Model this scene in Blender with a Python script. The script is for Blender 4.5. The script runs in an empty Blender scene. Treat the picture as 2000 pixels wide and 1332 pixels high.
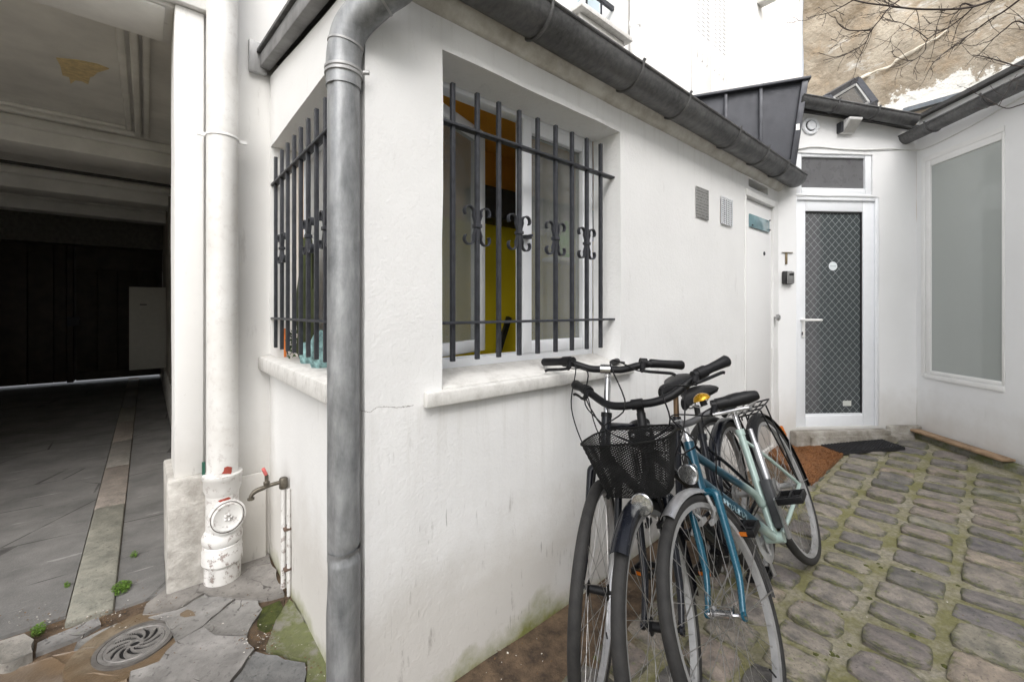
import bpy, bmesh, math, random
from mathutils import Vector, Matrix, noise
random.seed(7)
sc = bpy.context.scene
R_ = math.radians
# ---------------------------------------------------------------- camera
FPX, HCAM, HOR = 830.0, 1.28, 606.0          # focal length in photo pixels, eye height, horizon row
cam = bpy.data.cameras.new('camera'); camo = bpy.data.objects.new('camera', cam)
sc.collection.objects.link(camo); sc.camera = camo
cam.sensor_width = 36; cam.lens = 36 * FPX / 2000; cam.shift_y = -60 / 2000
cam.clip_start = .02; cam.clip_end = 500
camo.location = (0, 0, HCAM); camo.rotation_euler = (R_(90), 0, 0)
# ---------------------------------------------------------------- overcast sky, soft sun, exposure
SUN_EL, SUN_AZ = 42, 172                      # azimuth clockwise from +Y (view direction): behind, to the right
w = bpy.data.worlds.new('World'); sc.world = w; w.use_nodes = True
nt = w.node_tree; bg = nt.nodes['Background']
sky = nt.nodes.new('ShaderNodeTexSky'); sky.sky_type = 'NISHITA'; sky.sun_disc = False
sky.sun_elevation = R_(SUN_EL); sky.sun_rotation = R_(SUN_AZ)
sky.air_density = 1.0; sky.dust_density = 4.0; sky.ozone_density = 1.0
hs = nt.nodes.new('ShaderNodeHueSaturation'); hs.inputs['Saturation'].default_value = .30
nt.links.new(sky.outputs[0], hs.inputs['Color']); nt.links.new(hs.outputs[0], bg.inputs['Color'])
bg.inputs['Strength'].default_value = .15
sl = bpy.data.lights.new('sun', 'SUN'); sl.energy = 1.45; sl.angle = R_(70); sl.color = (1, .985, .965)
so = bpy.data.objects.new('sun', sl); sc.collection.objects.link(so)
sdir = Vector((math.sin(R_(SUN_AZ)) * math.cos(R_(SUN_EL)), math.cos(R_(SUN_AZ)) * math.cos(R_(SUN_EL)), math.sin(R_(SUN_EL))))
so.rotation_euler = sdir.to_track_quat('Z', 'Y').to_euler(); so.location = (2, -2, 9)
vs = sc.view_settings; vs.view_transform = 'Standard'; vs.look = 'None'; vs.gamma = 1; vs.exposure = .96
vs.use_curve_mapping = False
sc.cycles.max_bounces = 7; sc.cycles.transparent_max_bounces = 12

# ---------------------------------------------------------------- frames and pixel helpers
C0 = Vector((-.44, 1.27, 0)); U = Vector((.758, .652, 0)).normalized(); V = Vector((-U.y, U.x, 0))
AROT = math.atan2(U.y, U.x)                   # the annex and the old building share this orientation
def ray(px, py): return Vector(((px - 1000) / FPX, 1, (HOR - py) / FPX))
def hit(px, py, p, n):
    d = ray(px, py); o = Vector((0, 0, HCAM)); return o + d * ((p - o).dot(n) / d.dot(n))
def loc(p):                                   # world -> annex frame
    d = p - C0; return Vector((d.dot(U), d.dot(V), p.z))
def wor(x, y, z=0): return C0 + U * x + V * y + Vector((0, 0, z))
def mainp(px, py, y=0): return loc(hit(px, py, C0 + V * y, V))       # on a plane parallel to the main wall
def sidep(px, py, x=0): return loc(hit(px, py, C0 + U * x, U))
def gz(X, Y=0): return .07 * math.log1p(math.exp(min(40, (X - .4) * 6))) / 6 if X < 4 else .252
def ground(px, py):
    z = 0
    for _ in range(12):
        p = ray(px, py); Y = (z - HCAM) / p.z; z = gz(p.x * Y)
    return Vector((p.x * Y, Y, z))
D0 = Vector((2.243, 3.58, 0)); DU = Vector((.998, .065, 0)).normalized(); DV = Vector((-DU.y, DU.x, 0))
K0 = D0 + DU * 1.245; RU = Vector((-.08, -.997, 0)).normalized(); RV = Vector((-RU.y, RU.x, 0))  # RV into the right building
DROT = math.atan2(DU.y, DU.x); RROT = math.atan2(RU.y, RU.x)
def doorp(px, py, y=0):
    p = hit(px, py, D0 + DV * y, DV); d = p - D0; return Vector((d.dot(DU), d.dot(DV), p.z))
def rightp(px, py, y=0):
    p = hit(px, py, K0 + RV * y, RV); d = p - K0; return Vector((d.dot(RU), d.dot(RV), p.z))

# ---------------------------------------------------------------- object helpers
COL = sc.collection
def tag(o, label=None, cat=None, group=None, kind=None):
    for k, v in (('label', label), ('category', cat), ('group', group), ('kind', kind)):
        if v: o[k] = v
    return o
def thing(name, label, cat, at=(0, 0, 0), rz=0, group=None):
    o = bpy.data.objects.new(name, None); COL.objects.link(o); o.empty_display_size = .1
    o.location = at; o.rotation_euler = (0, 0, rz); return tag(o, label, cat, group)
class MB:
    def __init__(s): s.v = []; s.f = []; s.M = None
    def add(s, vs, fs):
        b = len(s.v)
        s.v += [tuple(s.M @ Vector(p)) if s.M else tuple(p) for p in vs]
        s.f += [tuple(i + b for i in f) for f in fs]; return s
    def box(s, x0, x1, y0, y1, z0, z1):
        return s.add([(x0,y0,z0),(x1,y0,z0),(x1,y1,z0),(x0,y1,z0),(x0,y0,z1),(x1,y0,z1),(x1,y1,z1),(x0,y1,z1)],
                     [(0,3,2,1),(4,5,6,7),(0,1,5,4),(1,2,6,5),(2,3,7,6),(3,0,4,7)])
    def prism(s, poly, a, b, m=lambda x, y, t: (x, y, t)):      # poly counter-clockwise, extruded a..b
        n = len(poly)
        return s.add([m(x, y, a) for x, y in poly] + [m(x, y, b) for x, y in poly],
                     [tuple(range(n - 1, -1, -1)), tuple(range(n, 2 * n))] + [(i, (i + 1) % n, n + (i + 1) % n, n + i) for i in range(n)])
    def tube(s, pts, r, n=8, closed=False, flat=None):
        pts = [Vector(p) for p in pts]; m = len(pts)
        rs = r if isinstance(r, (list, tuple)) else [r] * m
        tan = []
        for i in range(m):
            a = pts[i - 1] if (i or closed) else pts[i]; b = pts[(i + 1) % m] if (i < m - 1 or closed) else pts[i]
            tan.append((b - a).normalized())
        ref = Vector((0, 0, 1)) if abs(tan[0].z) < .9 else Vector((1, 0, 0))
        nx = tan[0].cross(ref).normalized(); vs = []
        for i in range(m):
            nx = (nx - tan[i] * nx.dot(tan[i])).normalized(); ny = tan[i].cross(nx)
            for k in range(n):
                t = 2 * math.pi * (k + .5) / n; a, b = math.cos(t), math.sin(t)
                if flat: a *= flat
                vs.append(pts[i] + (nx * a + ny * b) * rs[i])
        fs = []
        for i in range(m if closed else m - 1):
            j = (i + 1) % m
            for k in range(n):
                l = (k + 1) % n; fs.append((i*n+k, i*n+l, j*n+l, j*n+k))
        if not closed: fs += [tuple(range(n - 1, -1, -1)), tuple(range((m-1)*n, m*n))]
        return s.add(vs, fs)
    def lathe(s, prof, n=20, M=None, caps=True):                # prof: (radius, height) along local z
        vs = []
        for r, z in prof:
            for k in range(n):
                t = 2 * math.pi * k / n; p = Vector((r * math.cos(t), r * math.sin(t), z)); vs.append(M @ p if M else p)
        fs = [(i*n+k, i*n+(k+1)%n, (i+1)*n+(k+1)%n, (i+1)*n+k) for i in range(len(prof)-1) for k in range(n)]
        if caps: fs += [tuple(range(n - 1, -1, -1)), tuple(range((len(prof)-1)*n, len(prof)*n))]
        return s.add(vs, fs)
    def torus(s, R, r, c=(0,0,0), M=None, n=64, k=10, rz=None):  # axis local y
        vs = []; fs = []
        for i in range(n):
            t = 2*math.pi*i/n
            for j in range(k):
                q = 2*math.pi*j/k; rr = R + r*math.cos(q)
                p = Vector((c[0]+rr*math.cos(t), c[1]+(rz or r)*math.sin(q), c[2]+rr*math.sin(t))); vs.append(M @ p if M else p)
        for i in range(n):
            for j in range(k): fs.append((i*k+j, i*k+(j+1)%k, ((i+1)%n)*k+(j+1)%k, ((i+1)%n)*k+j))
        return s.add(vs, fs)
    def build(s, name, mat, parent=None, bevel=0, seg=2, smooth=35, recalc=True, wob=0, wf=3):
        me = bpy.data.meshes.new(name); me.from_pydata(s.v, [], s.f)
        if recalc or bevel:
            bm = bmesh.new(); bm.from_mesh(me); bmesh.ops.recalc_face_normals(bm, faces=bm.faces)
            if bevel:
                es = [e for e in bm.edges if len(e.link_faces) == 2 and e.calc_face_angle(0) > R_(30)]
                bmesh.ops.bevel(bm, geom=es, offset=bevel, segments=seg, profile=.5, affect='EDGES', clamp_overlap=True)
            if wob:
                for v in bm.verts: v.co += noise.noise_vector(v.co * wf) * wob
            bm.to_mesh(me); bm.free()
        if smooth:
            me.shade_smooth()
            if smooth < 180: me.set_sharp_from_angle(angle=R_(smooth))
        if mat: me.materials.append(mat)
        o = bpy.data.objects.new(name, me); COL.objects.link(o)
        if parent: o.parent = parent
        return o
def part(name, mat, parent, *boxes, **k):
    m = MB()
    for b in boxes: m.box(*b)
    return m.build(name, mat, parent, **k)
def share(o, parent, M=None, name=None):                        # a copy that shares the mesh
    c = o.copy(); COL.objects.link(c); c.parent = parent
    if M is not None: c.matrix_local = M
    return c
def grid_wall(us, zs, holes, depth, m, amp=.0022, fr=5.0, step=.06, top=None):
    """rendered wall in (u, z), front at t=0, back at t=depth, with rectangular holes; m maps (u, t, z)"""
    def cuts(a):
        out = []
        for i in range(len(a) - 1):
            k = max(1, int(round((a[i+1] - a[i]) / step)))
            out += [a[i] + (a[i+1] - a[i]) * j / k for j in range(k)]
        return out + [a[-1]]
    us = sorted(set(us + [h[i] for h in holes for i in (0, 1)])); zs = sorted(set(zs + [h[i] for h in holes for i in (2, 3)]))
    us, zs = cuts(us), cuts(zs)
    def solid(i, j):
        if i < 0 or j < 0 or i >= len(us) - 1 or j >= len(zs) - 1: return False
        cu, cz = (us[i] + us[i+1]) / 2, (zs[j] + zs[j+1]) / 2
        return not any(h[0] < cu < h[1] and h[2] < cz < h[3] for h in holes)
    idx = {}; vs = []; fs = []
    def vid(i, j, t):
        k = (i, j, t)
        if k not in idx:
            z = zs[j]
            if top: z = z if z < top[2] else top[2] + (z - top[2]) * ((top[0] + top[1] * us[i]) - top[2]) / (zs[-1] - top[2])
            p = Vector(m(us[i], t * depth, z)); p += noise.noise_vector(p * fr) * amp + noise.noise_vector(p * 1.3) * amp
            idx[k] = len(vs); vs.append(p)
        return idx[k]
    for i in range(len(us) - 1):
        for j in range(len(zs) - 1):
            if not solid(i, j): continue
            fs.append((vid(i,j,0), vid(i+1,j,0), vid(i+1,j+1,0), vid(i,j+1,0)))
            fs.append((vid(i,j,1), vid(i,j+1,1), vid(i+1,j+1,1), vid(i+1,j,1)))
            if not solid(i-1,j): fs.append((vid(i,j,0), vid(i,j+1,0), vid(i,j+1,1), vid(i,j,1)))
            if not solid(i+1,j): fs.append((vid(i+1,j,0), vid(i+1,j,1), vid(i+1,j+1,1), vid(i+1,j+1,0)))
            if not solid(i,j-1): fs.append((vid(i,j,0), vid(i,j,1), vid(i+1,j,1), vid(i+1,j,0)))
            if not solid(i,j+1): fs.append((vid(i,j+1,0), vid(i+1,j+1,0), vid(i+1,j+1,1), vid(i,j+1,1)))
    return MB().add(vs, fs)
def bez(pts, n=6):                                               # Catmull-Rom through points
    P = [Vector(p) for p in pts]; P = [P[0] * 2 - P[1]] + P + [P[-1] * 2 - P[-2]]; out = []
    for i in range(1, len(P) - 2):
        a, b, c, d = P[i-1:i+3]
        for k in range(n):
            t = k / n
            out.append(.5 * ((2*b) + (c - a) * t + (2*a - 5*b + 4*c - d) * t*t + (3*b - a - 3*c + d) * t**3))
    return out + [P[-2]]

# ---------------------------------------------------------------- materials
class N:
    """small node-graph helper"""
    def __init__(s, name):
        s.m = bpy.data.materials.new(name); s.m.use_nodes = True; s.t = s.m.node_tree
        s.b = s.t.nodes['Principled BSDF']; s.tc = s.t.nodes.new('ShaderNodeTexCoord'); s.co = s.tc.outputs['Object']
    def set(s, **k):
        for a, v in k.items(): s.b.inputs[a.replace('_', ' ')].default_value = v
        return s
    def ln(s, a, b): s.t.links.new(a, b)
    def map(s, scale=(1,1,1), rot=(0,0,0)):
        n = s.t.nodes.new('ShaderNodeMapping'); n.inputs['Scale'].default_value = scale; n.inputs['Rotation'].default_value = rot
        s.ln(s.co, n.inputs[0]); return n.outputs[0]
    def noise(s, scale, detail=5, rough=.6, co=None, dist=0):
        n = s.t.nodes.new('ShaderNodeTexNoise'); n.inputs['Scale'].default_value = scale; n.inputs['Detail'].default_value = detail
        n.inputs['Roughness'].default_value = rough; n.inputs['Distortion'].default_value = dist; s.ln(co or s.co, n.inputs['Vector']); return n.outputs['Fac']
    def voro(s, scale, co=None, feat='F1', out='Distance'):
        n = s.t.nodes.new('ShaderNodeTexVoronoi'); n.inputs['Scale'].default_value = scale; n.feature = feat; s.ln(co or s.co, n.inputs['Vector']); return n.outputs[out]
    def ramp(s, fac, *stops):
        n = s.t.nodes.new('ShaderNodeValToRGB'); e = n.color_ramp.elements
        while len(e) < len(stops): e.new(.5)
        for i, (p, c) in enumerate(stops):
            e[i].position = p; e[i].color = (c, c, c, 1) if isinstance(c, (int, float)) else (*c, 1)
        s.ln(fac, n.inputs[0]); return n.outputs[0]
    def mix(s, fac, a, b, mode='MIX'):
        n = s.t.nodes.new('ShaderNodeMix'); n.data_type = 'RGBA'; n.blend_type = mode
        for i, v in ((0, fac), (6, a), (7, b)):
            if isinstance(v, (int, float)): n.inputs[i].default_value = v if i == 0 else (v, v, v, 1)
            elif isinstance(v, tuple): n.inputs[i].default_value = (*v, 1)
            else: s.ln(v, n.inputs[i])
        return n.outputs[2]
    def math(s, op, a, b=0, c=0, clamp=False):
        n = s.t.nodes.new('ShaderNodeMath'); n.operation = op; n.use_clamp = clamp
        for i, v in enumerate((a, b, c)):
            if isinstance(v, (int, float)): n.inputs[i].default_value = v
            else: s.ln(v, n.inputs[i])
        return n.outputs[0]
    def xyz(s, co=None):
        n = s.t.nodes.new('ShaderNodeSeparateXYZ'); s.ln(co or s.co, n.inputs[0]); return n.outputs
    def rnd(s): return s.t.nodes.new('ShaderNodeObjectInfo').outputs['Random']
    def col(s, c):
        if isinstance(c, tuple): s.b.inputs['Base Color'].default_value = (*c, 1)
        else: s.ln(c, s.b.inputs['Base Color'])
        return s
    def rough(s, r):
        if isinstance(r, (int, float)): s.b.inputs['Roughness'].default_value = r
        else: s.ln(r, s.b.inputs['Roughness'])
        return s
    def bump(s, h, strength=.3, dist=.01, prev=None):
        n = s.t.nodes.new('ShaderNodeBump'); n.inputs['Strength'].default_value = strength; n.inputs['Distance'].default_value = dist
        s.ln(h, n.inputs['Height'])
        if prev: s.ln(prev, n.inputs['Normal'])
        s.ln(n.outputs[0], s.b.inputs['Normal']); return n.outputs[0]
def simple(name, c, rough=.5, metal=0, var=.12, scale=20, bump=0, bscale=120, **k):
    n = N(name); f = n.noise(scale, 5)
    n.col(n.mix(n.ramp(f, (.3, 0), (.7, 1)), tuple(x * (1 - var) for x in c), tuple(min(1, x * (1 + var)) for x in c)))
    n.rough(n.ramp(n.noise(scale * 2.3, 4), (.3, max(0, rough - .08)), (.7, min(1, rough + .08)))); n.set(Metallic=metal, **k)
    if bump: n.bump(n.noise(bscale, 4), bump, .004)
    return n.m
def stucco(name, c=(.82, .82, .815), moss=0, scuff=0, bumps=.5, grain=70, dirt=.08, low=.3, scratch=0):
    n = N(name); x, y, z = n.xyz()
    big = n.noise(1.6, 6, .6); col = n.mix(n.ramp(big, (.35, 0), (.75, 1)), c, tuple(q * (1 - dirt) for q in c))
    # grime rising irregularly from the foot of the wall
    foot = n.math('ADD', z, n.math('MULTIPLY', n.noise(3.5, 6, .65), -.55))
    col = n.mix(n.math('MULTIPLY', n.ramp(foot, (0, 1), (low, 0)), .45), col, (.42, .38, .32))
    if scuff:
        s1 = n.ramp(n.noise(9, 7, .7, n.map((1.6, 1.6, .35))), (.61, 0), (.67, 1)); s2 = n.ramp(n.noise(55, 5, .7), (.66, 0), (.72, 1))
        col = n.mix(n.math('MULTIPLY', n.math('MULTIPLY', s1, n.ramp(z, (.2, 1), (1.25, .25))), scuff), col, (.33, .31, .29))
        col = n.mix(n.math('MULTIPLY', s2, scuff * .6), col, (.4, .38, .36))
    if scratch:
        ms = n.ramp(n.noise(2.3, 4, .6), (.50, 0), (.62, 1)); sc1 = n.ramp(n.noise(6, 3, .5, n.map((16, 16, 1.1), (0, .22, 0))), (.67, 0), (.69, 1)); sc2 = n.ramp(n.noise(7, 3, .5, n.map((14, 14, 1.4), (0, -.5, 0))), (.69, 0), (.705, 1))
        col = n.mix(n.math('MULTIPLY', n.math('MULTIPLY', n.math('MAXIMUM', sc1, sc2), ms), n.ramp(z, (.55, .8), (1.0, .1))), col, (.24, .225, .21))
        ck = n.math('ABSOLUTE', n.math('SUBTRACT', n.math('ADD', z, n.math('MULTIPLY', n.noise(9, 5, .7), -.06)), .945)); ck = n.math('MULTIPLY', n.math('LESS_THAN', ck, .0013), n.math('LESS_THAN', x, .16)); col = n.mix(n.math('MULTIPLY', ck, .7), col, (.2, .18, .16))
        dr_ = n.ramp(n.noise(5, 6, .65, n.map((5, 5, .28))), (.50, 0), (.70, 1)); bd = n.math('MULTIPLY', n.ramp(z, (.45, 0), (.93, .4)), n.math('LESS_THAN', z, .965)); tp = n.math('MULTIPLY', n.math('GREATER_THAN', z, 1.95), n.ramp(n.math('SUBTRACT', z, 1.4), (.65, 0), (.88, .3)))
        col = n.mix(n.math('MULTIPLY', dr_, n.math('MAXIMUM', bd, tp)), col, (.55, .535, .50))
        pa_ = n.ramp(n.noise(.9, 3, .5), (.52, 0), (.56, 1)); col = n.mix(n.math('MULTIPLY', pa_, .35), col, (.72, .72, .715))
    if moss:
        mm = n.math('ADD', z, n.math('MULTIPLY', n.noise(2.2, 7, .65), -.42))
        col = n.mix(n.math('MULTIPLY', n.ramp(n.math('ADD', mm, .25), (.0, 1), (.10, 0)), moss), col, n.mix(n.noise(30, 4), (.10, .13, .015), (.28, .27, .08)))
    n.col(col).rough(.85).set(Specular_IOR_Level=.25)
    h = n.mix(.5, n.noise(grain, 6, .65), n.noise(grain * .33, 5, .6))
    n.bump(h, bumps, .007); return n.m
# ---------------------------------------------------------------- material instances
WALL = stucco('main_wall_render', moss=.95, scratch=1, scuff=.6, bumps=.55, grain=75)
SIDE = stucco('side_wall_render', (.81, .81, .80), moss=.8, scuff=.3, bumps=.28, grain=55, dirt=.08)
FACADE = stucco('old_facade_paint', (.78, .775, .76), scuff=.9, bumps=.22, grain=30, dirt=.10, low=.5)
WHITE_B = stucco('white_render', (.80, .80, .795), bumps=.2, grain=40, dirt=.06)
COURT = stucco('court_wall_paint', (.80, .805, .81), scuff=.12, bumps=.22, grain=25, dirt=.07, low=.35)
def _plinth():
    n = N('worn_plinth_stone'); f = n.noise(7, 8, .7)
    n.col(n.mix(n.ramp(f, (.38, 0), (.66, 1)), (.36, .34, .31), (.66, .64, .60))).rough(.9)
    n.bump(n.noise(22, 8, .7), .7, .02); return n.m
PLINTH = _plinth()
CEIL = simple('ceiling_paint', (.84, .835, .81), .8, var=.12, scale=3, bump=.1)
PVC = simple('white_pvc', (.80, .82, .85), .35, var=.02)
PAINTW = simple('white_gloss_paint', (.78, .78, .77), .4, var=.04, scale=6)
def _chip():
    n = N('chipped_white_iron'); c = n.ramp(n.noise(30, 8, .75), (.555, 0), (.58, 1)); z = n.xyz()[2]
    low = n.ramp(z, (.05, 1), (.7, .12)); col = n.mix(n.ramp(n.noise(5, 5), (.3, 0), (.7, 1)), (.74, .738, .725), (.60, .585, .56))
    col = n.mix(n.math('MULTIPLY', c, low), col, (.30, .25, .23)); n.col(col).rough(.45)
    n.bump(n.math('MULTIPLY', c, low), .4, -.004); return n.m
CHIP = _chip()
RUSTRED = simple('bare_red_oxide', (.33, .06, .04), .7)
IRON = simple('grey_painted_iron', (.038, .040, .047), .45, var=.3, scale=40, bump=.15, bscale=180, Specular_IOR_Level=.35)
def _zinc(name, c1, c2, streak=(3, 3, .8), r=.42, metal=.6):
    n = N(name); f = n.noise(9, 7, .68, n.map(streak)); g = n.ramp(n.noise(3, 6, .7, dist=.6), (.35, 0), (.7, 1))
    n.col(n.mix(n.mix(.5, n.ramp(f, (.35, 0), (.68, 1)), g), c1, c2)).rough(n.ramp(n.noise(14, 5), (.3, r - .1), (.7, r + .16)))
    sc_ = n.ramp(n.noise(20, 8, .8, n.map((2.2, 2.2, .5), (0, .35, 0))), (.70, 0), (.735, 1))
    n.col(n.mix(n.math('MULTIPLY', sc_, .7), n.mix(n.mix(.5, n.ramp(f, (.35, 0), (.68, 1)), g), c1, c2), (.62, .63, .64)))
    n.set(Metallic=metal); n.bump(n.noise(16, 4), .12, .006); return n.m
ZINC = _zinc('zinc_pipe', (.14, .147, .153), (.46, .47, .48), metal=.35)
ZINCD = _zinc('weathered_gutter_zinc', (.06, .06, .062), (.19, .19, .19), (6, 2, 6), .5, .4)
LEAD = _zinc('pale_zinc_flashing', (.28, .28, .28), (.5, .5, .5), metal=.3)
def _cement():
    n = N('stained_cement'); f = n.noise(6, 8, .7)
    n.col(n.mix(n.ramp(f, (.35, 0), (.65, 1)), (.17, .15, .12), (.44, .42, .38))).rough(.95); n.bump(n.noise(40, 7), .6, .01); return n.m
CEMENT = _cement()
def _sill():
    n = N('painted_stone_sill'); z = n.xyz()[2]
    col = n.mix(n.ramp(n.noise(14, 8, .75, n.map((1.2, 1.2, .8))), (.45, 0), (.85, 1)), (.64, .63, .605), (.36, .345, .32)); n.col(col).rough(.85)
    n.bump(n.noise(45, 6), .3, .006); return n.m
SILL = _sill()
def stone(name, a, b, c=(.10, .12, .03), moss=.0, sc=9, wet=0, brown=0, spread=.35, cracks=0, edge=0, tints=1):
    n = N(name); r = n.rnd(); x, y, z = n.xyz()
    co = n.t.nodes.new('ShaderNodeVectorMath'); co.operation = 'ADD'; n.ln(n.co, co.inputs[0])
    cb = n.t.nodes.new('ShaderNodeCombineXYZ'); n.ln(n.math('MULTIPLY', r, 37), cb.inputs[0]); n.ln(n.math('MULTIPLY', r, 11), cb.inputs[1]); n.ln(cb.outputs[0], co.inputs[1])
    co = co.outputs[0]
    f = n.noise(sc, 8, .68, co); col = n.mix(n.ramp(f, (.33, 0), (.68, 1)), a, b)
    col = n.mix(n.ramp(n.noise(sc * 6, 6, .7, co), (.56, 0), (.70, 1)), col, tuple(q * .55 for q in a))
    if tints: tint = n.ramp(r, (0, (.52, .54, .57)), (.25, (1.05, 1.0, .93)), (.5, (.72, .71, .76)), (.75, (1.28, 1.12, .98)), (1, (.92, .95, .84))); col = n.mix(tints, col, tint, 'MULTIPLY')
    if brown: col = n.mix(n.math('MULTIPLY', n.ramp(n.noise(4, 5, .6, co), (.35, 0), (.6, 1)), brown), col, (.135, .092, .055))
    if edge:
        ee = n.math('MAXIMUM', n.math('ABSOLUTE', x), n.math('ABSOLUTE', y)); ee = n.math('ADD', ee, n.math('MULTIPLY', n.math('SUBTRACT', n.noise(3.5, 6, .7, co), .5), .55))
        col = n.mix(n.math('MULTIPLY', n.ramp(ee, (.40, 0), (.50, 1)), edge), col, n.mix(n.ramp(n.noise(9, 4, .6, co), (.4, 0), (.6, 1)), (.045, .045, .03), (.12, .125, .04)))
    if moss: col = n.mix(n.math('MULTIPLY', n.ramp(n.noise(5, 7, .7, co), (.70 - spread * .6, 0), (.80 - spread * .6, 1)), moss), col, n.mix(n.noise(40, 4), c, tuple(q * 2.4 for q in c)))
    if cracks:
        wp = n.t.nodes.new('ShaderNodeVectorMath'); wp.operation = 'ADD'; nz = n.t.nodes.new('ShaderNodeTexNoise'); nz.inputs['Scale'].default_value = 7; n.ln(co, nz.inputs['Vector'])
        sc2 = n.t.nodes.new('ShaderNodeVectorMath'); sc2.operation = 'SCALE'; sc2.inputs[3].default_value = .22; n.ln(nz.outputs['Color'], sc2.inputs[0]); n.ln(co, wp.inputs[0]); n.ln(sc2.outputs[0], wp.inputs[1])
        cr = n.math('MULTIPLY', n.math('LESS_THAN', n.voro(3.6, wp.outputs[0], 'DISTANCE_TO_EDGE'), .010), n.ramp(n.noise(5, 4, .6, co), (.46, 0), (.52, 1))); col = n.mix(n.math('MULTIPLY', cr, .85), col, (.05, .045, .04))
    n.col(col).rough(n.ramp(f, (.3, .52 - wet), (.7, .80 - wet))); n.set(Specular_IOR_Level=.45)
    p = n.bump(n.noise(sc * 1.6, 5, .6, co), .55, .02); n.bump(n.noise(130, 5, .7, co), .35, .003, p); return n.m
COBBLE = stone('cobble_stone', (.115, .11, .106), (.34, .31, .275), moss=.6, spread=.2, sc=2.6, edge=.8)
COBBLE_FAR = stone('cobble_stone_outer', (.115, .11, .106), (.34, .31, .275), moss=.5, spread=.2, sc=7, tints=0)
FLAG = stone('flag_stone', (.135, .132, .127), (.29, .282, .27), moss=.3, sc=6, spread=.2, cracks=1, tints=.25)
FLAGW = stone('wet_flag_stone', (.09, .075, .055), (.20, .18, .15), sc=6, wet=.3, brown=.9)
FLAGM = stone('mossy_flag_stone', (.17, .165, .14), (.32, .31, .28), moss=.8, sc=5, spread=.45, c=(.055, .065, .012), tints=.3)
KERB = stone('granite_kerb', (.16, .16, .155), (.30, .29, .275), sc=10)
def _asph():
    n = N('old_asphalt'); f = n.noise(3, 7, .65); col = n.mix(n.ramp(f, (.35, 0), (.7, 1)), (.11, .108, .104), (.21, .204, .196))
    sp = n.ramp(n.noise(160, 4, .7), (.62, 0), (.70, 1)); col = n.mix(n.math('MULTIPLY', sp, .5), col, (.32, .31, .30))
    st = n.ramp(n.noise(4, 9, .75, n.map((.5, 3, 1), (0, 0, .5))), (.60, 0), (.66, 1)); col = n.mix(n.math('MULTIPLY', st, .55), col, (.38, .37, .36)); ck = n.math('MULTIPLY', n.math('LESS_THAN', n.voro(1.3, n.map((1, 1.4, 1), (0, 0, .4)), 'DISTANCE_TO_EDGE'), .008), n.ramp(n.noise(2.5, 5), (.45, 0), (.55, 1))); col = n.mix(n.math('MULTIPLY', ck, .8), col, (.04, .038, .035))
    n.col(col).rough(.85); p = n.bump(n.noise(140, 4), .5, .004); n.bump(n.noise(6, 5), .3, .02, p); return n.m
ASPH = _asph()
def _mortar():
    n = N('mossy_mortar'); f = n.noise(5, 8, .7)
    col = n.mix(n.ramp(n.noise(55, 6, .7), (.35, 0), (.66, 1)), (.20, .18, .14), (.42, .385, .31))
    col = n.mix(n.ramp(f, (.38, 0), (.58, .9)), col, n.mix(n.noise(60, 4), (.10, .10, .028), (.26, .245, .10)))
    # brown earth collected along the foot of the main wall
    geo = n.t.nodes.new('ShaderNodeNewGeometry').outputs['Position']; X, Y, Z = n.xyz(geo)
    d = n.math('SUBTRACT', n.math('MULTIPLY', n.math('ADD', X, .44), U.y), n.math('MULTIPLY', n.math('SUBTRACT', Y, 1.27), U.x))
    d = n.math('ADD', d, n.math('MULTIPLY', n.math('SUBTRACT', n.noise(6, 6), .5), .22))
    col = n.mix(n.ramp(d, (.26, 1), (.36, 0)), col, n.mix(n.ramp(n.noise(11, 7, .7), (.35, 0), (.65, 1)), (.045, .03, .02), (.17, .115, .07)))
    n.col(col).rough(.95); n.bump(n.noise(70, 6, .7), .8, .012); return n.m
MORTAR = _mortar()
SOIL = simple('wet_soil', (.075, .05, .03), .8, var=.5, scale=20, bump=.7, bscale=60)
MOSSB = simple('bright_moss', (.045, .055, .008), .95, var=.5, scale=30, bump=1, bscale=150)
LEAFG = simple('weed_leaf', (.085, .16, .02), .6, var=.4, scale=60)
BLACK = simple('black_rubber', (.018, .018, .019), .55, var=.3, scale=60)

# ---------------------------------------------------------------- ground sheet
def _ground():
    m = MB(); xs = [-40, -20, -8] + [-5 + .14 * i for i in range(64)] + [4.4, 5, 7, 12, 20, 40]; ys = [-40, -20, -8, -3] + [-1 + .16 * i for i in range(38)] + [6, 9, 14, 24, 40]
    vs = []
    for Y in ys:
        for X in xs:
            q = loc(Vector((X, Y, 0))); z = gz(X) - .010
            if X < 5 and Y < 6 and X > -4: z += noise.noise((X * 5, Y * 5, 0)) * .004
            if q.x < -.05 : z -= .006
            vs.append((X, Y, z))
    nx = len(xs); m.add(vs, [(j*nx+i, j*nx+i+1, (j+1)*nx+i+1, (j+1)*nx+i) for j in range(len(ys)-1) for i in range(nx-1)])
    o = m.build('ground', MORTAR, smooth=180); o['kind'] = 'structure'; return o
GROUND = _ground()

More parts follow.
